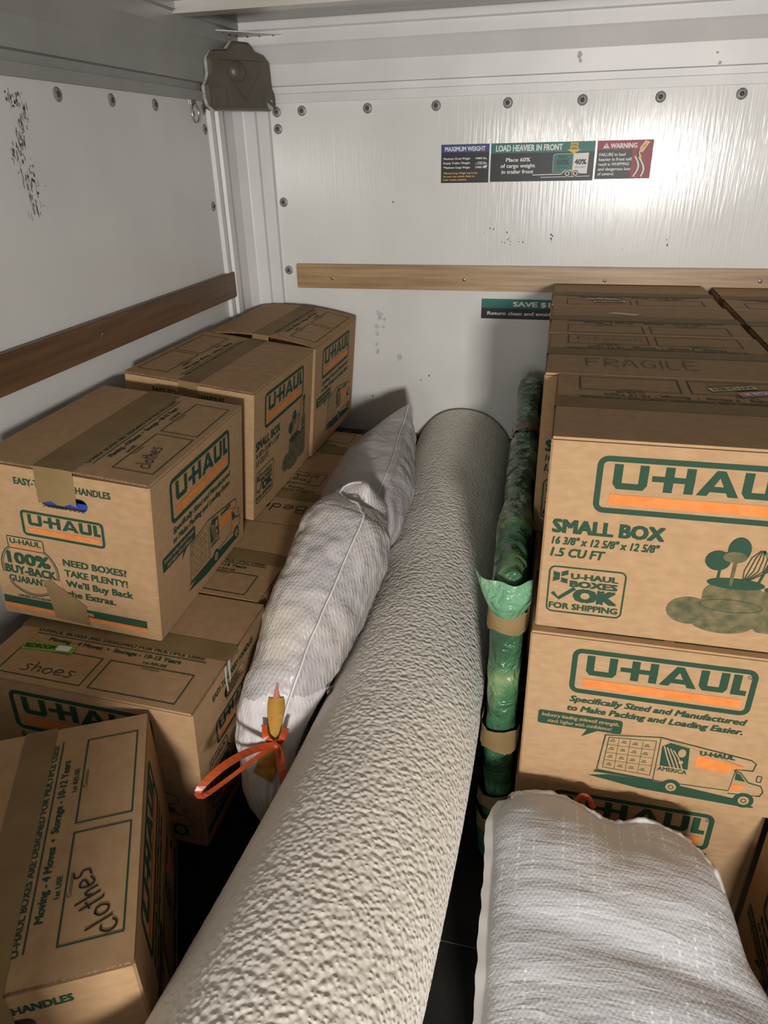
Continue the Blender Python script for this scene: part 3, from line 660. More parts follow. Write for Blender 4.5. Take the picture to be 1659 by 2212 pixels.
bm = bmesh.new(); pts = [(.040, -.215), (.215, -.040), (.050, -.050)]
A = [bm.verts.new((a, b, 1.626)) for a, b in pts]; B = [bm.verts.new((a, b, 1.6285)) for a, b in pts]
for i in range(3): bm.faces.new((A[i], A[(i+1) % 3], B[(i+1) % 3], B[i]))
bm.faces.new(A); bm.faces.new(B); bmesh.ops.recalc_face_normals(bm, faces=bm.faces[:]); obj('plate', bm, WMETAL, gp)
for a, b in ((.062, -.165), (.060, -.120), (.065, -.085), (.090, -.065), (.125, -.062), (.165, -.058)):
    bm = bmesh.new(); disc_dome(bm, (a, b, 1.626), (0, 0, -1), (1, 0, 0), .0045, .0025, 10, 2); obj('rivet', bm, CHROME, gp, True)
for ch in list(cap.children)+list(gp.children):
    ch.matrix_parent_inverse = Matrix.Translation(-ch.parent.location)
dr = thing('lashing_ring', 'small chromed lashing ring screwed to the white left panel near the corner', 'tie-down ring', (0, -.276, 1.43))
bm = bmesh.new(); add_box(bm, (0, -.012, .020), (.006, .012, .036)); bmesh.ops.bevel(bm, geom=bm.edges[:], offset=.0015, segments=1, affect='EDGES'); obj('plate', bm, CHROME, dr)
def tube(bm, pts, r, seg=8, closed=False):
    prev = None; first = None; n = len(pts); pts = [Vector(p) for p in pts]
    for i, p in enumerate(pts):
        d = (pts[(i+1) % n]-pts[i-1]) if closed else (pts[min(i+1, n-1)]-pts[max(i-1, 0)])
        d.normalize(); a = d.orthogonal() if abs(d.x) > .9 else d.cross(Vector((1, 0, 0))); a.normalize(); b = d.cross(a)
        ring = [bm.verts.new(p+(a*math.cos(2*math.pi*k/seg)+b*math.sin(2*math.pi*k/seg))*r) for k in range(seg)]
        if prev:
            for k in range(seg): bm.faces.new((prev[k], prev[(k+1) % seg], ring[(k+1) % seg], ring[k]))
        prev = ring; first = first or ring
    if closed:
        for k in range(seg): bm.faces.new((prev[k], prev[(k+1) % seg], first[(k+1) % seg], first[k]))
bm = bmesh.new(); tube(bm, [(.007+.004*math.sin(2*math.pi*i/24+1.57), .0115*math.cos(2*math.pi*i/24), .0215*math.sin(2*math.pi*i/24)) for i in range(24)], .0023, 8, True); obj('ring', bm, CHROME, dr, True)
bm = bmesh.new(); disc_dome(bm, (0, 0, 0), (1, 0, 0), (0, 1, 0), .009, .003, 14, 2); obj('backing_rivet', bm, RIVET, dr, True)

# wooden lashing rails
def screw(parent, p, n, u):
    bm = bmesh.new(); n = Vector(n); u = Vector(u); v = n.cross(u); p = Vector(p)
    disc_dome(bm, p-n*.0004, n, u, .0058, .0018, 16, 3, 0)
    for a, b in ((u, v), (v, u)):
        q = [p+n*.0017+a*.0036*s+b*.0008*t for s, t in ((-1, -1), (1, -1), (1, 1), (-1, 1))]
        bm.faces.new([bm.verts.new(c) for c in q]).material_index = 1
    obj('screw', bm, [SCREW, RIVDARK], parent, True)
t = thing('wooden_rail', 'pale varnished wooden rail screwed along the white front wall', 'wooden rail', (0, 0, 0))
bd = obj('board', box_bm((.168, -.020, .9345), (TW-.15, 0, 1.0085), .002), RAILW, t)
for x, z in ((.29, .966), (.718, .968), (1.137, .972), (1.561, .976)): screw(bd, (x, -.020, z), (0, -1, 0), (1, 0, 0))
t = thing('wooden_rail', 'dark brown wooden rail along the left wall above the stacked boxes', 'wooden rail', (0, 0, 0))
bd = obj('board', box_bm((0, -3.4, .9285), (.020, -.172, 1.0035), .002), RAILD, t)
for y in (-.23, -.89, -1.55): screw(bd, (.020, y, .968), (1, 0, 0), (0, 1, 0))

# wall stickers
def sticker(name, label, x0, z0, x1, z1, draw, mats):
    bm = bmesh.new(); add_box(bm, (x0, -.0009, z0), (x1, -.0002, z1)); F = Face(bm, (x0, -.0009, z0), (1, 0, 0), (0, 0, 1), lift=.0004); draw(F, x1-x0, z1-z0)
    return tag(obj(name, bm, mats), label, 'sticker')
SBLK = plain('decal_black', (.012, .013, .015), .42, spec=.3); SWHT = plain('decal_white', (.66, .66, .64), .42, spec=.3); SBLU = plain('decal_blue', (.022, .045, .19), .42, spec=.3)
STEA = plain('decal_teal', (.012, .145, .125), .42, spec=.3); SRED = plain('decal_red', (.27, .018, .030), .42, spec=.3); SYEL = plain('decal_yellow', (.66, .42, .05), .42, spec=.3)
def s1(F, w, h):
    F.rect(0, h*.79, w, h, 1); F.text('MAXIMUM WEIGHT', w*.5, h*.825, .0118, 2, w=w*.84, bold=.025, al='C', k=2)
    for i, (a, b) in enumerate((('Maximum Gross Weight', '4400 lbs.'), ('Empty Trailer Weight', '- 1920 lbs.'), ('*Maximum Cargo Weight', '2480 lbs.'))):
        y = h*(.61-.115*i); F.text(a, w*.05, y, .0052, 2, w=w*.56, bold=.02, k=2); F.text(b, w*.96, y, .0052, 2, w=w*.24, bold=.02, al='R', k=2)
    F.rect(w*.72, h*.475, w*.96, h*.483, 2, 2)
    for i, a in enumerate(('*Allowed Cargo Weight may be less', 'for your tow vehicle. Refer to', 'your rental contract.')):
        F.text(a, w*.05, h*(.235-.085*i), .0048, 3, w=w*(.72, .66, .5)[i], bold=.018, k=2)
    F.poly([(w*.88, h*.43), (w*.97, h*.46), (w*.96, h*.41), (w*.9, h*.40)], 2, 3)
def s2(F, w, h):
    F.rect(0, h*.74, w, h, 1); F.text('LOAD HEAVIER IN FRONT', w*.05, h*.79, .0155, 2, w=w*.64, bold=.03, k=2)
    for i, a in enumerate(('Place 60%', 'of cargo weight', 'in trailer front')): F.text(a, w*.27, h*(.52-.155*i), .0098, 2, w=w*(.235, .335, .31)[i], bold=.02, al='C', k=2)
    F.poly([(w*.61, h*.22), (w*.61, h*.66), (w*.63, h*.70), (w*.80, h*.70), (w*.80, h*.22)], 2, 2); F.poly([(w*.613, h*.225), (w*.613, h*.65), (w*.632, h*.69), (w*.797, h*.69), (w*.797, h*.225)], 1, 3)
    F.poly([(w*.80, h*.20), (w*.80, h*.70), (w*.945, h*.71), (w*.94, h*.18)], 2, 2)
    F.text('60%', w*.705, h*.42, .0130, 0, w=w*.115, bold=.03, al='C', k=4); F.text('FRONT', w*.705, h*.585, .0062, 0, w=w*.085, bold=.03, al='C', k=4); F.text('CARGO WEIGHT', w*.705, h*.33, .0036, 0, w=w*.10, bold=.01, al='C', k=4)
    F.text('40%', w*.872, h*.42, .0130, 0, w=w*.108, bold=.03, al='C', k=4); F.text('CARGO WEIGHT', w*.872, h*.33, .0036, 0, w=w*.10, bold=.01, al='C', k=4)
    F.line([(w*.42, h*.165), (w*.70, h*.175), (w*.73, h*.27), (w*.80, h*.27)], .0022, 2, 3); F.line([(w*.5, h*.10), (w*.97, h*.115)], .0016, 2, 3)
    for cx in (.755, .832): F.ellipse(w*cx, h*.19, .0085, .0085, 0, 4); F.ellipse(w*cx, h*.19, .0062, .0062, 2, 4.5, w=.0022)
    F.rect(w*.797, h*.12, w*.804, h*.74, 3, 5)
    F.poly([(w*.765, h*.80), (w*.735, h*.80), (w*.803, h*.69), (w*.868, h*.80), (w*.838, h*.80), (w*.838, h*.97), (w*.765, h*.97)], 3, 5)
    F.text('LOAD', w*.80, h*.885, .0062, 0, w=w*.062, bold=.02, al='C', k=6); F.text('LINE', w*.80, h*.80, .0062, 0, w=w*.055, bold=.02, al='C', k=6)
def s3(F, w, h):
    F.rect(0, h*.76, w, h, 1); F.rect(w*.64, 0, w, h*.76, 1)
    F.poly([(w*.10, h*.80), (w*.22, h*.80), (w*.16, h*.94)], 2, 2); F.rect(w*.153, h*.835, w*.167, h*.895, 1, 3); F.rect(w*.153, h*.812, w*.167, h*.825, 1, 3)
    F.text('WARNING', w*.24, h*.80, .0118, 2, w=w*.47, bold=.03, k=2)
    for i, a in enumerate(('FAILURE to load', 'heavier in front will', 'result in WHIPPING', 'and dangerous loss', 'of control.')): F.text(a, w*.05, h*(.60-.125*i), .0078, 2, w=w*(.47, .585, .555, .585, .30)[i], bold=.016, k=2)
    for dx, ph in ((0, 0), (.10, .5)):
        pts = [(w*(.70+dx+.075*math.sin(3.2*q+ph)), h*(.06+.52*q)) for q in [j/14 for j in range(15)]]
        F.line(pts, .0065, 2, 2.5); F.line([(a-.0032, b) for a, b in pts], .0014, 0, 3.5); F.line([(a+.0032, b) for a, b in pts], .0014, 0, 3.5)
    F.poly([(w*.76, h*.53), (w*.82, h*.50), (w*.80, h*.62), (w*.74, h*.60)], 3, 4); F.line([(w*.765, h*.57), (w*.745, h*.68), (w*.77, h*.78)], .005, 0, 4); F.line([(w*.785, h*.58), (w*.765, h*.68), (w*.79, h*.76)], .003, 2, 4.5)
    F.poly([(w*.74, h*.74), (w*.82, h*.68), (w*.93, h*.94), (w*.85, h*.98)], 2, 4); F.poly([(w*.76, h*.75), (w*.815, h*.705), (w*.91, h*.93), (w*.855, h*.96)], 3, 5); F.rect(w*.83, h*.83, w*.868, h*.845, 0, 6)
def s4(F, w, h):
    F.rect(0, h*.54, w, h, 1); F.text('SAVE $15', w*.5, h*.64, .0140, 2, w=w*.40, bold=.03, al='C', k=2); F.text('Return clean and avoid service fee', w*.5, h*.20, .0105, 2, w=w*.88, bold=.02, al='C', k=2)
sticker('warning_sticker', 'blue and black wall sticker headed MAXIMUM WEIGHT, left of the green one', .638, 1.2405, .778, 1.342, s1, [SBLK, SBLU, SWHT, SYEL])
sticker('warning_sticker', 'wide green and black wall sticker reading LOAD HEAVIER IN FRONT', .783, 1.242, 1.073, 1.342, s2, [SBLK, STEA, SWHT, SYEL])
sticker('warning_sticker', 'red and black WARNING wall sticker at the right end of the row', 1.078, 1.245, 1.226, 1.342, s3, [SBLK, SRED, SWHT, SYEL])
sticker('notice_sticker', 'green and black SAVE $15 sticker under the rail beside the tall box stack', .773, .848, 1.105, .909, s4, [SBLK, STEA, SWHT])

# ------------------------------------------------------------------ black padded bundle under the left pile, and the boxes
def rounded_slab(a, b, r, res, disp):
    """box with rounded edges, fine grid, displaced along normal by disp(p, n)"""
    a = Vector(a); b = Vector(b); bm = bmesh.new(); size = b-a
    for ax in range(3):
        u, v = [k for k in range(3) if k != ax]
        nu = max(2, int(size[u]/res)); nv = max(2, int(size[v]/res))
        for side in (0, 1):
            G = []
            for j in range(nv+1):
                row = []
                for i in range(nu+1):
                    p = Vector((0, 0, 0)); p[ax] = (a, b)[side][ax]; p[u] = a[u]+size[u]*i/nu; p[v] = a[v]+size[v]*j/nv
                    row.append(bm.verts.new(p))
                G.append(row)
            for j in range(nv):
                for i in range(nu): bm.faces.new((G[j][i], G[j][i+1], G[j+1][i+1], G[j+1][i]))
    bmesh.ops.remove_doubles(bm, verts=bm.verts[:], dist=1e-5)
    bmesh.ops.recalc_face_normals(bm, faces=bm.faces[:])
    for v in bm.verts:
        c = Vector([min(max(v.co[k], a[k]+r), b[k]-r) for k in range(3)]); d = v.co-c
        nrm = d.normalized() if d.length > 1e-9 else Vector((0, 0, 1))
        v.co = c+nrm*r; v.co += nrm*disp(v.co, nrm)
    return bm
bm = rounded_slab((.006, -2.93, .0), (.80, -.03, .192), .03, .02, lambda p, n: (.003*noise.noise(p*14)-.002) if n.z > -.5 and n.z < .9 else 0)
ft = obj('padded_bundle', bm, BLACKF, smooth=True)
tag(ft, 'black fuzzy padded bundle lying flat on the floor under the left boxes', 'padded bundle')
def corner_box(corner, a, front, **k):
    """corner = front-right top corner seen from the doorway; a = small turn; front = base rotation"""
    R_ = Matrix.Rotation(k.pop('roll', 0), 3, 'Y') @ Matrix.Rotation(a, 3, 'Z')
    hx, hy = (BW/2, BL/2) if abs(front) > .1 and abs(abs(front)-math.pi) > .1 else (BL/2, BW/2)
    H = k.get('H', .3205); c = Vector(corner)+R_ @ Vector((-hx, hy, -H))
    t = make_box(k.pop('label'), c, 0, **k)
    t.rotation_euler = (R_ @ Matrix.Rotation(front, 3, 'Z')).to_euler()
    return t
P2 = math.pi/2; PI = math.pi
LG = 'moving boxes stacked on the left'; RG = 'moving boxes stacked on the right'
corner_box((.498, -1.5240, .514), .015, 0, roll=.055, label='moving box with shoes pen-written on top and a lime bedroom sticker', writing=[(-1, 'shoes', .080, .026, .026, .0020, .02, 1.25)], stickers=[('BEDROOM', -.165, -.085, .10)], drop=.012, strip=True, group=LG)
corner_box((.478, -1.1965, .514), 0, 0, roll=.055, label='lower moving box right behind the shoes box, tape across its top', group=LG)
corner_box((.462, -.8735, .514), 0, PI, roll=.055, label='lower moving box with Bedroom pen-written upside down on its top', writing=[(1, 'Bedroom', .030, .215, .040, .0034, .06, 1.25), (-1, 'Yoga', .070, .055, .022, .0022, .02, 1.4), (-1, 'blanket', .062, .026, .020, .0022, .02, 1.3)], group=LG)
corner_box((.455, -.5505, .514), 0, PI, roll=.055, label='lowest rearmost moving box of the left pile, nearest the wall', group=LG)
corner_box((.391, -1.368, .8425), .045, P2, roll=.105, label='upper left moving box with clothes pen-written on top and a blue-lined handle hole', writing=[(-1, 'clothes', .058, .030, .026, .0022, .20, .90)], torn=True, blue=True, lift=(.003, .001), drop=.064, tw_=.036, toff=.012, group=LG)
corner_box((.370, -.882, .8500), .0, -P2, H=.3265, roll=.115, label='upper left SMALL BOX with its kitchen-jar picture, middle of the upper row', group=LG)
corner_box((.374, -.4645, .8515), .0, P2, H=.3265, roll=.10, label='upper left moving box in the far corner with a domed lid', bulge=.014, stickers=[('tag', -.10, -.105, .1)], group=LG)
e = Vector((-.4745, .880, 0)); nl = Vector((-.880, -.4745, 0)); c = Vector((.621, -1.885, 0))+e*(BL/2-.014)+nl*(BW/2+.007)
make_box('moving box turned askew in the left foreground, clothes pen-written on its lid', (c.x, c.y, .1935), rad(118.33), writing=[(-1, 'clothes', .050, .020, .032, .0026, .44, .82)], group=LG)
# right-hand stacks
for z, gx in ((.195, .640), (.517, .632)):  # unseen pair behind the camera, added to shade the askew box
    make_box('unseen moving box added near the doorway to shade the left foreground', (gx, -2.735, z), 0, group='added shade boxes near the doorway')
h = .321
make_box('front SMALL BOX on top of the right stack with yellow and red stickers', (1.026+BL/2, -1.339+BW/2, 2*h), PI, H=h, stickers=[('KITCHEN', -.108, -.132, .33), ('FRAGILE', -.156, -.116, .33)], group=RG)
make_box('middle box of the front right stack with the truck picture', (1.021+BL/2, -1.354+BW/2, h), 0, H=h-.0015, group=RG)
make_box('bottom box of the front right stack, partly behind the white pillow bag', (1.017+BL/2, -1.345+BW/2, 0), 0, H=h-.0015, group=RG)
make_box('top right moving box with FRAGILE pen-written across its lid', (1.003+BL/2, -1.339+h*1.5+.003, 2*h), PI, H=h, writing=[(1, 'FRAGILE', .343, .264, .054, .0028, PI, .80), (-1, 'Kitchen', .359, .058, .034, .0018, PI, 1.0)], group=RG)
make_box('top right moving box just behind the FRAGILE one, a scrap of pink paper on it', (.999+BL/2, -1.339+h*2.5+.006, 2*h), 0, H=h, stickers=[('scrap', -.075, .060, -.1)], group=RG)
make_box('rearmost top right moving box under the wooden rail with small room stickers', (.993+BL/2, -1.339+h*3.5+.009, 2*h), 0, H=h, stickers=[('FRAGILE', -.12, -.085, .02), ('KITCHEN', -.10, -.118, .02)], group=RG)
for k, lab in ((1.5, 'moving box at the far right edge, beside the box marked FRAGILE'), (2.5, 'moving box at the far right edge, second from the front wall'), (3.5, 'moving box at the far right edge, nearest the front wall')):
    make_box(lab, (1.4335+BL/2, -1.339+h*k+.005*k, 2*h), 0, H=h-.004, group=RG)
make_box('moving box at the lower right edge beside the white pillow bag', (1.428+BW/2, -1.372-BL/2, 0), -P2, H=h, group=RG)
hid = 'plain moving box buried inside the right stacks below the top row'
first = None
for (x, k) in ((1.014, 1.5), (1.008, 2.5), (1.002, 3.5), (1.4335, 1.5), (1.4335, 2.5), (1.4335, 3.5)):
    for z in (0, 1):
        loc = (x+BL/2, -1.339+h*k+.003*k, z*h)
        if first is None: first = make_box(hid, loc, 0, H=h-.0005, detail=True, group='buried moving boxes')
        else:
            r = first.copy(); COL.objects.link(r); r.location = loc
            for ch in first.children:
                d = ch.copy(); COL.objects.link(d); d.parent = r

# ------------------------------------------------------------------ rolled boucle rug
def rug_axis(y):
    ys = [-2.55, -1.9, -1.4, -.8, -.01]
    return np.interp(y, ys, [.722, .777, .798, .776, .729]), np.interp(y, ys, [.380, .366, .352, .358, .392]), np.interp(y, ys, [.165, .158, .150, .148, .166])
def sm_axis(y):
    w = np.array([rug_axis(y+d) for d in np.linspace(-.22, .22, 9)]); return w[:, 0].mean(), w[:, 1].mean(), w[:, 2].mean()
rg = thing('rolled_rug', 'large rolled cream boucle rug lying lengthways between the boxes', 'rug', (.75, -1.27, .205))
nU, nV = 300, 780; V = []; y0, y1 = -2.52, -.012
for j in range(nV+1):
    y = y0+(y1-y0)*j/nV; ax, az, RR = sm_axis(y); edge = min(1, (y1-y)/.03, (y-y0)/.03); rs = RR-.014*(1-math.sqrt(max(0, 1-(1-edge)**2)))
    for i in range(nU):
        a = 2*math.pi*i/nU; ca, sa = math.cos(a), math.sin(a)
        q = Vector((ca*.168*55, y*55, sa*.168*55)); d = .0004*noise.noise(q*2.2)+.0005*noise.noise(q*4.4)
        lowf = .004*noise.noise(Vector((ca*1.5, y*2.2, sa*1.5+4)))
        r = rs+d+lowf
        V.append((ax+ca*r, y, az+sa*r*(1.0 if sa > 0 else .985)))
Fc = [(j*nU+i, (j+1)*nU+i, (j+1)*nU+(i+1) % nU, j*nU+(i+1) % nU) for j in range(nV) for i in range(nU)]
for j, fl in ((0, 0), (nV, 1)):    # end faces
    base = j*nU; y = y0 if j == 0 else y1; ax, az, RR = sm_axis(y); prev = [base+i for i in range(nU)]
    for k in (.85, .6, .35):
        s = len(V); V += [(ax+math.cos(2*math.pi*i/nU)*RR*k, y+(.004 if j else -.004)*math.sin(k*40), az+math.sin(2*math.pi*i/nU)*RR*k) for i in range(nU)]
        for i in range(nU): Fc.append((prev[i], prev[(i+1) % nU], s+(i+1) % nU, s+i) if fl else (prev[i], s+i, s+(i+1) % nU, prev[(i+1) % nU]))
        prev = [s+i for i in range(nU)]
    Fc.append(tuple(prev) if fl else tuple(prev[::-1]))
def own(o):
    o.matrix_parent_inverse = Matrix.Translation(-o.parent.location); return o
own(obj('roll', (V, [], Fc), RUG, rg, True))
bm = bmesh.new(); ax, az, RR = sm_axis(-1.33); d = Vector((-.80, -.05, .60)).normalized(); ctr = Vector((ax, -1.335, az))+d*(RR+.004)
for k in range(9):
    p = ctr+Vector((random.gauss(0, .004), random.gauss(0, .007), random.gauss(0, .008))); disc_dome(bm, p, d, Vector((0, 1, 0)), random.uniform(.004, .008), .004, 7, 2)
own(obj('grey_fluff', bm, GREYTAG, rg, True))['label'] = 'small grey tuft stuck to the rug'

# ------------------------------------------------------------------ bubble-wrapped frame standing on edge
fr = thing('wrapped_frame', 'flat frame on edge in green bubble wrap with brown tape bands', 'wrapped frame', (.96, -.66, 0))
YF, YB, FH, FT = -1.300, -.035, .705, .052
def fr_x(y): return .980+(.950-.980)*(y-YF)/(YB-YF)
def wr(p, n):
    q = Vector((p.x*9, p.y*7, p.z*9)); rid = 1-abs(noise.noise(q*2.2)); rid2 = 1-abs(noise.noise(Vector((p.x*20, p.y*34, p.z*20))))
    top = max(0, min(1, (p.z-.5)/.2))
    return .009*noise.noise(q)+.006*(rid-.6)+.004*(rid2-.6)*(.4+top)+.006*top*noise.noise(q*1.1+Vector((7, 3, 1)))
bm = rounded_slab((-FT/2, YF, .001), (FT/2, YB, FH), .022, .008, lambda p, n: max(-.006, wr(p, n))*(1 if p.z > .03 else .2))
for v in bm.verts:
    v.co.x = min(v.co.x+fr_x(v.co.y), 1.008 if v.co.y < -1.03 else 1.000 if v.co.y < -.70 else .995 if v.co.y < -.38 else .990)
    v.co.z = max(v.co.z, .001)
    if v.co.x < fr_x(v.co.y): v.co.x -= .008*max(0, min(1, (v.co.z-.55)/.15))*max(0, min(1, (v.co.y-YF-.05)/.2))*(.6+.8*noise.noise(v.co*6))
    # the top rear corner is rounded off
    t_ = max(0, (v.co.y+.28)/.25); v.co.z -= .03*t_*t_*max(0, v.co.z/FH)
own(obj('bubble_wrap', bm, WRAP, fr, True))
def band(z0, z1, ln, off=.009, mat=TAPE):
    """U-shaped tape around the front upright"""
    bm = bmesh.new(); prof = []
    hw = FT/2+off; n = 7
    for y in (YF+ln, YF+ln*.5, YF+.02): prof.append((-hw, y))
    for i in range(n+1): a = math.pi+math.pi*i/n; prof.append((hw*math.cos(a), YF+.02+ (.02+off)*math.sin(a)))
    for y in (YF+.02, YF+ln*.5, YF+ln): prof.append((hw, y))
    rows = [[bm.verts.new((fr_x(YF)+a+random.gauss(0, .0006), b, z0+(z1-z0)*k/3+.004*math.sin(9*a*40+b*60+k))) for a, b in prof] for k in range(4)]
    for k in range(3):
        for i in range(len(prof)-1): bm.faces.new((rows[k][i], rows[k][i+1], rows[k+1][i+1], rows[k+1][i]))
    bmesh.ops.recalc_face_normals(bm, faces=bm.faces[:]); return bm
for z0, z1, ln in ((.592, .632, .16), (.322, .372, .14), (.168, .205, .12), (.100, .140, .12)): own(obj('packing_tape', band(z0, z1, ln), TAPE, fr, True))
bm = bmesh.new(); rows = []     # tape over the top edge
for k in range(4):
    y = -.63+.05*k/3; pr = [(-.036, FH-.12), (-.036, FH-.02), (-.026, FH+.004), (0, FH+.012), (.026, FH+.004), (.036, FH-.02), (.036, FH-.12)]
    rows.append([bm.verts.new((fr_x(y)+a, y, b+.002*math.sin(k*2+a*90))) for a, b in pr])
for k in range(3):
    for i in range(6): bm.faces.new((rows[k][i], rows[k][i+1], rows[k+1][i+1], rows[k+1][i]))
bmesh.ops.recalc_face_normals(bm, faces=bm.faces[:]); own(obj('packing_tape', bm, plain('red_brown_tape', (.13, .055, .04), .4), fr, True))
bm = bmesh.new(); rows = []     # flared loose edge of the wrap above the top tape band
pr0 = []
for i in range(25):
    a = math.pi*1.0+math.pi*i/24; pr0.append((math.cos(a), math.sin(a)))
for k in range(7):
    t_ = k/6; w = FT/2+.010+.012*math.sin(t_*2.2)
    rows.append([bm.verts.new((min(1.017, fr_x(YF)+cx*w)-.022*t_**2*max(0, -cx-.3)*(1 if k < 7 else 0), YF+.03+sy*(.042+.014*math.sin(t_*2.4)), .638-.012*math.sin((i+2)/24*math.pi)*(1-t_)+.062*t_+.003*math.sin(i*.8)*t_)) for i, (cx, sy) in enumerate(pr0)])
for k in range(6):
    for i in range(24): bm.faces.new((rows[k][i], rows[k][i+1], rows[k+1][i+1], rows[k+1][i]))
own(obj('loose_wrap_edge', bm, WRAPL, fr, True))['label'] = 'flared loose edge of green bubble wrap'

# ------------------------------------------------------------------ white plastic bags
def push_out(p):
    """soft bags rest against the rug roll and the box corners instead of entering them"""
    ax, az, RR = sm_axis(p.y); d = Vector((p.x-ax, 0, p.z-az)); l = d.length
    if l < RR+.007: p += d/l*(RR+.007-l)
    xr = .4995 if p.y < -1.20 else .4805 if p.y < -.878 else .465
    if p.x < xr+.002 and p.z < .519:
        if .519-p.z < xr+.002-p.x: p.z = .519
        else: p.x = xr+.002
    if p.z < .199: p.z = .199
    return p
def catmull(L, t):
    n = len(L)-1; x = t*n; i = min(int(x), n-1); f = x-i
    a, b, c, d = L[max(i-1, 0)], L[i], L[i+1], L[min(i+2, n)]
    return [.5*(2*b[m]+(c[m]-a[m])*f+(2*a[m]-5*b[m]+4*c[m]-d[m])*f*f+(3*b[m]-a[m]-3*c[m]+d[m])*f**3) for m in range(len(b))]
def loft_bag(spine, nA, nL, ridge, wrinkle):
    V = []; P = [catmull(spine, j/nL) for j in range(nL+1)]
    for j in range(nL+1):
        x, y, z, a, b = P[j]; q0 = Vector(P[max(j-1, 0)][:3]); q1 = Vector(P[min(j+1, nL)][:3]); T = (q1-q0).normalized()
        side = T.cross(Vector((0, 0, 1))).normalized(); up = side.cross(T)
        a = max(a, .0015); b = max(b, .0015)
        for i in range(nA):
            th = 2*math.pi*i/nA; c, s = math.cos(th), math.sin(th)
            rx = a*math.copysign(abs(c)**.9, c); rz = b*math.copysign(abs(s)**(.95), s)
            p = Vector((x, y, z))+side*rx+up*rz
            nr = (side*(c/a)+up*(s/b)).normalized()
            k = min(1, a/.05)
            p += nr*(wrinkle(p, th, j/nL)*k)
            if abs(th-.97) < .06*ridge: p += nr*.005*k*(1-abs(th-.97)/(.06*ridge))
            V.append(push_out(p))
    Fc = [(j*nA+i, j*nA+(i+1) % nA, (j+1)*nA+(i+1) % nA, (j+1)*nA+i) for j in range(nL) for i in range(nA)]
    Fc += [tuple(range(nA))[::-1], tuple(nL*nA+i for i in range(nA))]
    return V, Fc, P
def wr1(p, th, t):
    w = .005*noise.noise(p*22)+.0025*noise.noise(p*55)
    g = max(0, 1-t/.34)                                     # radial pleats towards the gathered end
    w += .006*g*noise.noise(Vector((math.cos(th)*5.5, math.sin(th)*5.5, t*3)))+.0055*g*abs(math.sin(th*13+2.5*noise.noise(p*12)))-.002*g
    w += .009*noise.noise(p*7+Vector((3, 1, 2)))
    return w
sp1 = [(.596, -1.500, .258, .010, .018), (.588, -1.466, .298, .044, .060), (.580, -1.410, .350, .062, .088), (.588, -1.345, .420, .076, .105), (.600, -1.272, .482, .087, .112),
       (.611, -1.195, .528, .094, .115), (.621, -1.115, .572, .095, .115), (.628, -1.035, .612, .086, .105), (.642, -.990, .660, .044, .060), (.660, -1.002, .702, .005, .008)]
V, Fc, P1 = loft_bag(sp1, 150, 230, 1.0, wr1)
bag1 = thing('rubbish_bag', 'near white drawstring bag of soft things with an orange bow, beside the rug', 'bag', (.58, -1.25, .30))
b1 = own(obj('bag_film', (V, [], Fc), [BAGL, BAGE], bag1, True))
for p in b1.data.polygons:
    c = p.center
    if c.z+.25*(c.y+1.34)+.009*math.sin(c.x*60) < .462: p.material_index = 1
tree = BVHTree.FromPolygons([Vector(v) for v in V], [f for f in Fc if len(f) == 4])
def drape(pts, off):
    out = []; d = Vector((-.337, .69, -.64))
    for p in pts:
        co, nr, _, _ = tree.ray_cast(Vector(p)-d*.6, d)
        if co is None: co, nr, _, _ = tree.find_nearest(Vector(p))
        n_ = nr if nr.dot(d) < 0 else -nr
        out.append((co+n_*off, n_))
    return out
def ribbon(bm, pts, w, side=None, tw=None):
    prev = None; n = len(pts); pts = [Vector(p) for p in pts]
    for i, p in enumerate(pts):
        d = (pts[min(i+1, n-1)]-pts[max(i-1, 0)]).normalized(); s = (side[i] if isinstance(side, list) else side or Vector((0, -1, .6))).cross(d).normalized()
        if tw: s = Matrix.Rotation(tw(i/(n-1)), 3, d) @ s
        ww = w(i/(n-1)) if callable(w) else w; nn = s.cross(d).normalized()*.0004
        row = [bm.verts.new(p+s*ww*k+nn*m) for k, m in ((-.5, 1), (0, 1.8+2*math.sin(i*1.7)), (.5, 1), (.5, -1), (-.5, -1))]
        if prev:
            for k in range(5): bm.faces.new((prev[k], prev[(k+1) % 5], row[(k+1) % 5], row[k]))
        prev = row
    bmesh.ops.recalc_face_normals(bm, faces=bm.faces[:])
# white welded side seam along the crown
bm = bmesh.new(); seam = []
for j in range(52, 229, 3):
    seam.append(Vector(V[j*150+23]))
dp = [(p+Vector((0, -.002, .004)), Vector((0, -.6, 1))) for p in seam]
ribbon(bm, [p for p, n in dp], lambda t: .0035+.006*max(0, t-.55), [n for p, n in dp]); own(obj('welded_seam', bm, FILM, bag1, True))
# mustard fabric showing through the opening, from the mouth downwards
mouth = [tuple(catmull([(.558, -1.335, .40), (.574, -1.378, .40), (.595, -1.430, .40), (.604, -1.480, .40), (.613, -1.530, .40)], k/13)) for k in range(14)]
dp = drape(mouth, .0035); bm = bmesh.new(); ribbon(bm, [p for p, n in dp], lambda t: .026+.010*t+.003*math.sin(t*9), [n for p, n in dp]); own(obj('mustard_fabric', bm, MUSTARD, bag1, True))['label'] = 'mustard fabric showing through the bag mouth'
dp = drape([(.560, -1.338, .40), (.556, -1.328, .40), (.552, -1.316, .40), (.547, -1.300, .40)], .003); bm = bmesh.new(); ribbon(bm, [p for p, n in dp], lambda t: .012*(1-t)+.002, [n for p, n in dp]); own(obj('red_lining', bm, plain('pink_red_film', (.55, .20, .16), .4), bag1, True))
kn = drape([(.600, -1.441, .40)], .012)[0][0]
bm = bmesh.new()
def curve(pts, n=26):
    L = [tuple(p) for p in pts]; return [Vector(catmull(L, i/n)) for i in range(n+1)]
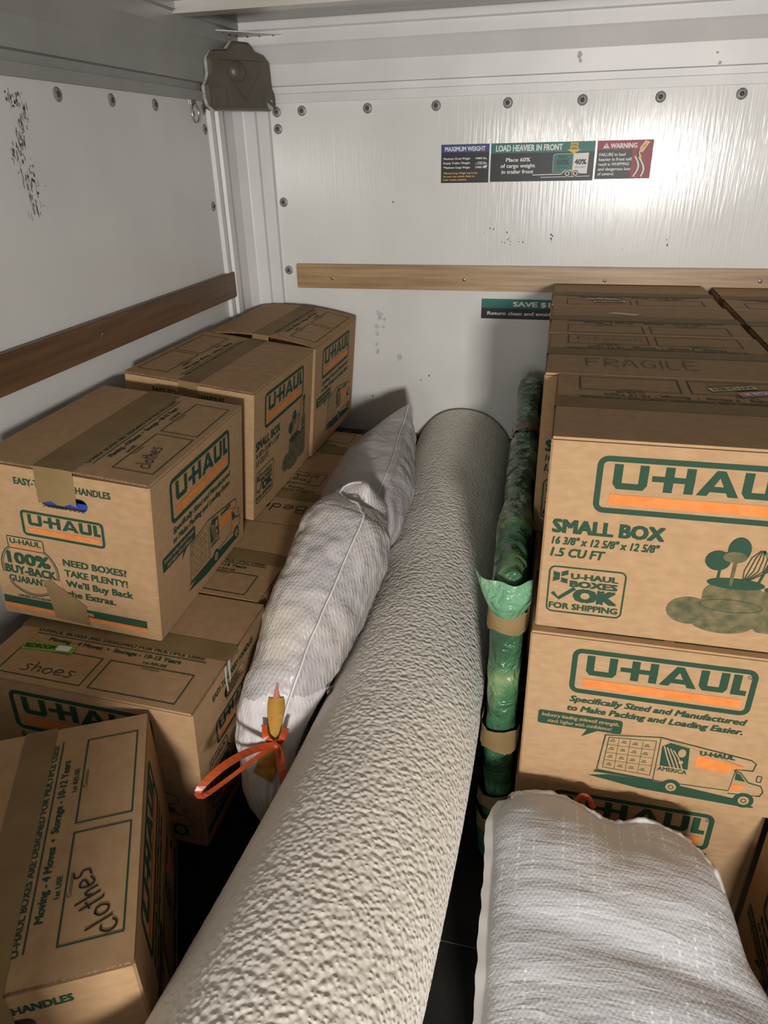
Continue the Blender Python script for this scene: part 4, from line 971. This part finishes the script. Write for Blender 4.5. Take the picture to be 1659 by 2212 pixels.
K = kn
dsb = lambda t: .010+.003*math.sin(t*6)
for pts in ([K+Vector((-.018, .000, .040)), K+Vector((-.014, -.006, .018)), K], [K+Vector((.022, .000, .042)), K+Vector((.014, -.006, .020)), K],
            [K, K+Vector((-.022, -.040, .022)), K+Vector((-.042, -.085, .036)), K+Vector((-.060, -.120, .034)), K+Vector((-.072, -.140, .022)), K+Vector((-.068, -.132, .006)), K+Vector((-.046, -.088, .002)), K+Vector((-.022, -.040, .002)), K],
            [K, K+Vector((.018, -.022, .016)), K+Vector((.032, -.050, .018)), K+Vector((.037, -.066, -.006)), K+Vector((.030, -.058, -.020)), K+Vector((.014, -.030, -.012)), K]):
    ribbon(bm, curve(pts), dsb, Vector((0, -1, .5)), tw=lambda t: .5*math.sin(t*8))
disc_dome(bm, K+Vector((0, .002, -.003)), Vector((0, -1, .4)).normalized(), Vector((1, 0, 0)), .011, .012, 10, 3)
own(obj('drawstring', bm, DRAW, bag1, False))['label'] = 'orange plastic drawstring tied in a bow'
def wr2(p, th, t): return .004*noise.noise(p*24)+.002*noise.noise(p*60)+.009*noise.noise(p*8+Vector((9, 4, 2)))+.0025*math.sin(p.y*70+6*noise.noise(p*9))*max(0, math.cos(th))**2
sp2 = [(.600, -.945, .500, .030, .05), (.598, -.880, .525, .085, .085), (.594, -.800, .545, .105, .100), (.590, -.710, .555, .107, .100), (.582, -.600, .562, .097, .095), (.584, -.520, .575, .080, .080), (.590, -.450, .594, .060, .060), (.596, -.380, .622, .033, .035), (.600, -.310, .648, .004, .006)]
V2, Fc2, P2_ = loft_bag(sp2, 130, 190, 1.0, wr2)
bag2 = thing('rubbish_bag', 'far white plastic bag with a pointed corner, behind the bag with the orange bow', 'bag', (.59, -.65, .50))
own(obj('bag_film', (V2, [], Fc2), BAGF, bag2, True))
bm = bmesh.new(); dp = [(Vector(V2[j*130+22])+Vector((0, -.002, .004)), Vector((0, -.6, 1))) for j in range(24, 189, 3)]
ribbon(bm, [p for p, n in dp], lambda t: .0032+.008*max(0, t-.6), [n for p, n in dp]); own(obj('welded_seam', bm, FILM, bag2, True))
# large pillow bag on the right
bag3 = thing('pillow_bag', 'large white embossed plastic bag with a pillow inside, in front of the right stack', 'bag', (1.19, -1.72, 0))
OUT = [(1.004, -1.415), (1.030, -1.398), (1.093, -1.390), (1.150, -1.418), (1.185, -1.425), (1.235, -1.410), (1.290, -1.432), (1.330, -1.480), (1.345, -1.560), (1.352, -1.620), (1.378, -1.690), (1.400, -1.80), (1.395, -1.95), (1.30, -2.04), (1.15, -2.06), (1.05, -2.02), (1.012, -1.88), (1.006, -1.74), (1.000, -1.65), (.997, -1.56), (.990, -1.47)]
C0 = Vector((1.185, -1.70, 0)); nA, nR = 260, 70; L = OUT+[OUT[0]]
rim = []
for i in range(nA):
    q = i/nA*len(OUT); k = int(q); f = q-k
    g = lambda m: OUT[(k+m) % len(OUT)]
    rim.append([.5*(2*g(0)[m]+(g(1)[m]-g(-1)[m])*f+(2*g(-1)[m]-5*g(0)[m]+4*g(1)[m]-g(2)[m])*f*f+(3*g(0)[m]-g(-1)[m]-3*g(1)[m]+g(2)[m])*f**3) for m in (0, 1)])
def rimz(y): return .325+.03*(y+1.40)
V3 = []
for half in (1, -1):
    for j in range(nR+1):
        t_ = j/nR
        if half < 0 and j == nR: continue
        for i in range(nA):
            x = C0.x+(rim[i][0]-C0.x)*t_; y = C0.y+(rim[i][1]-C0.y)*t_; z0 = rimz(y)
            if half > 0:
                e_ = (1-t_**3.2)**.62 if t_ < 1 else 0
                z = z0+.062*e_
                p = Vector((x, y, 0)); far = max(0, 1-abs(y+1.40)/.16)
                z += (.010*noise.noise(p*6.5+Vector((2, 8, 0)))+.0012*noise.noise(Vector((x*14, y*40, 1)))+.006*abs(noise.noise(Vector((x*26, y*9, 3))))*far)*min(1, (1-t_)*6)
                z -= .006*math.exp(-((y+1.665+.12*(x-1.15))/.028)**2)*min(1, (1-t_)*4)         # crease across the pillow
                if t_ > .93: z += .004*noise.noise(Vector((x*30, y*30, 7)))*(t_-.93)/.07
            else:
                e_ = (1-t_**4.0)**.5 if t_ < 1 else 0
                z = max(.002, z0*(1-e_)); 
                if t_ > .7: z = z
            V3.append((x, y, z))
Fc3 = [(j*nA+i, (j+1)*nA+i, (j+1)*nA+(i+1) % nA, j*nA+(i+1) % nA) for j in range(nR) for i in range(nA)]
off = (nR+1)*nA
for j in range(nR):
    for i in range(nA):
        a, b = off+j*nA+i, off+j*nA+(i+1) % nA
        c, d = (off+(j+1)*nA+i, off+(j+1)*nA+(i+1) % nA) if j < nR-1 else (nR*nA+i, nR*nA+(i+1) % nA)
        Fc3.append((a, b, d, c))
own(obj('bag_film', (V3, [], Fc3), BAGR, bag3, True))
bm = bmesh.new()       # welded fin down the left side and crumpled hem along the far edge
fin = [rim[i % nA] for i in range(int(nA*16/21), int(nA*21/21)+1)]
A = [bm.verts.new((x+.004, y, rimz(y)+.002)) for x, y in fin]; B = [bm.verts.new((x-.014-.003*noise.noise(Vector((0, y*40, 0))), y, rimz(y)-.006+.004*noise.noise(Vector((3, y*25, 0))))) for x, y in fin]
for i in range(len(fin)-1): bm.faces.new((A[i], A[i+1], B[i+1], B[i]))
own(obj('welded_seam', bm, FILM, bag3, True))
bm = bmesh.new(); rows = []
hem = [rim[i] for i in range(0, int(nA*7.6/21))]
for k in range(8):
    s_ = k/7; row = []
    for i, (x, y) in enumerate(hem):
        u_ = i/len(hem); w = 1+.35*noise.noise(Vector((u_*9, 0, 2)))
        d = Vector((x-C0.x, y-C0.y, 0)).normalized()
        row.append(bm.verts.new(Vector((x, y, rimz(y)+.004))-d*.028*(1-s_)*1.2+Vector((0, 0, .020*w*math.sin(s_*math.pi)+.005*noise.noise(Vector((u_*38, s_*5, 1)))))))
    rows.append(row)
for k in range(7):
    for i in range(len(hem)-1): bm.faces.new((rows[k][i], rows[k][i+1], rows[k+1][i+1], rows[k+1][i]))
own(obj('crumpled_hem', bm, FILM, bag3, True))
bm = bmesh.new(); ribbon(bm, curve([Vector((1.122, -1.392, .325)), Vector((1.130, -1.390, .338)), Vector((1.142, -1.392, .336)), Vector((1.150, -1.398, .322))], 10), .010, Vector((0, -1, .3))); own(obj('drawstring', bm, DRAW, bag3, True))
# dark cloth stuffed between the rearmost low box and the front wall
def clothz(p, n): return .014*noise.noise(p*16)+.008*noise.noise(p*38)
bm = rounded_slab((.20, -.210, .205), (.53, -.040, .470), .045, .012, clothz)
tag(obj('cloth_bundle', bm, noisy('dark_mauve_cloth', (.03, .028, .034), (.12, .11, .13), 14, rough=.85), smooth=True), 'dark grey cloth stuffed between the rear left box and the wall', 'cloth')
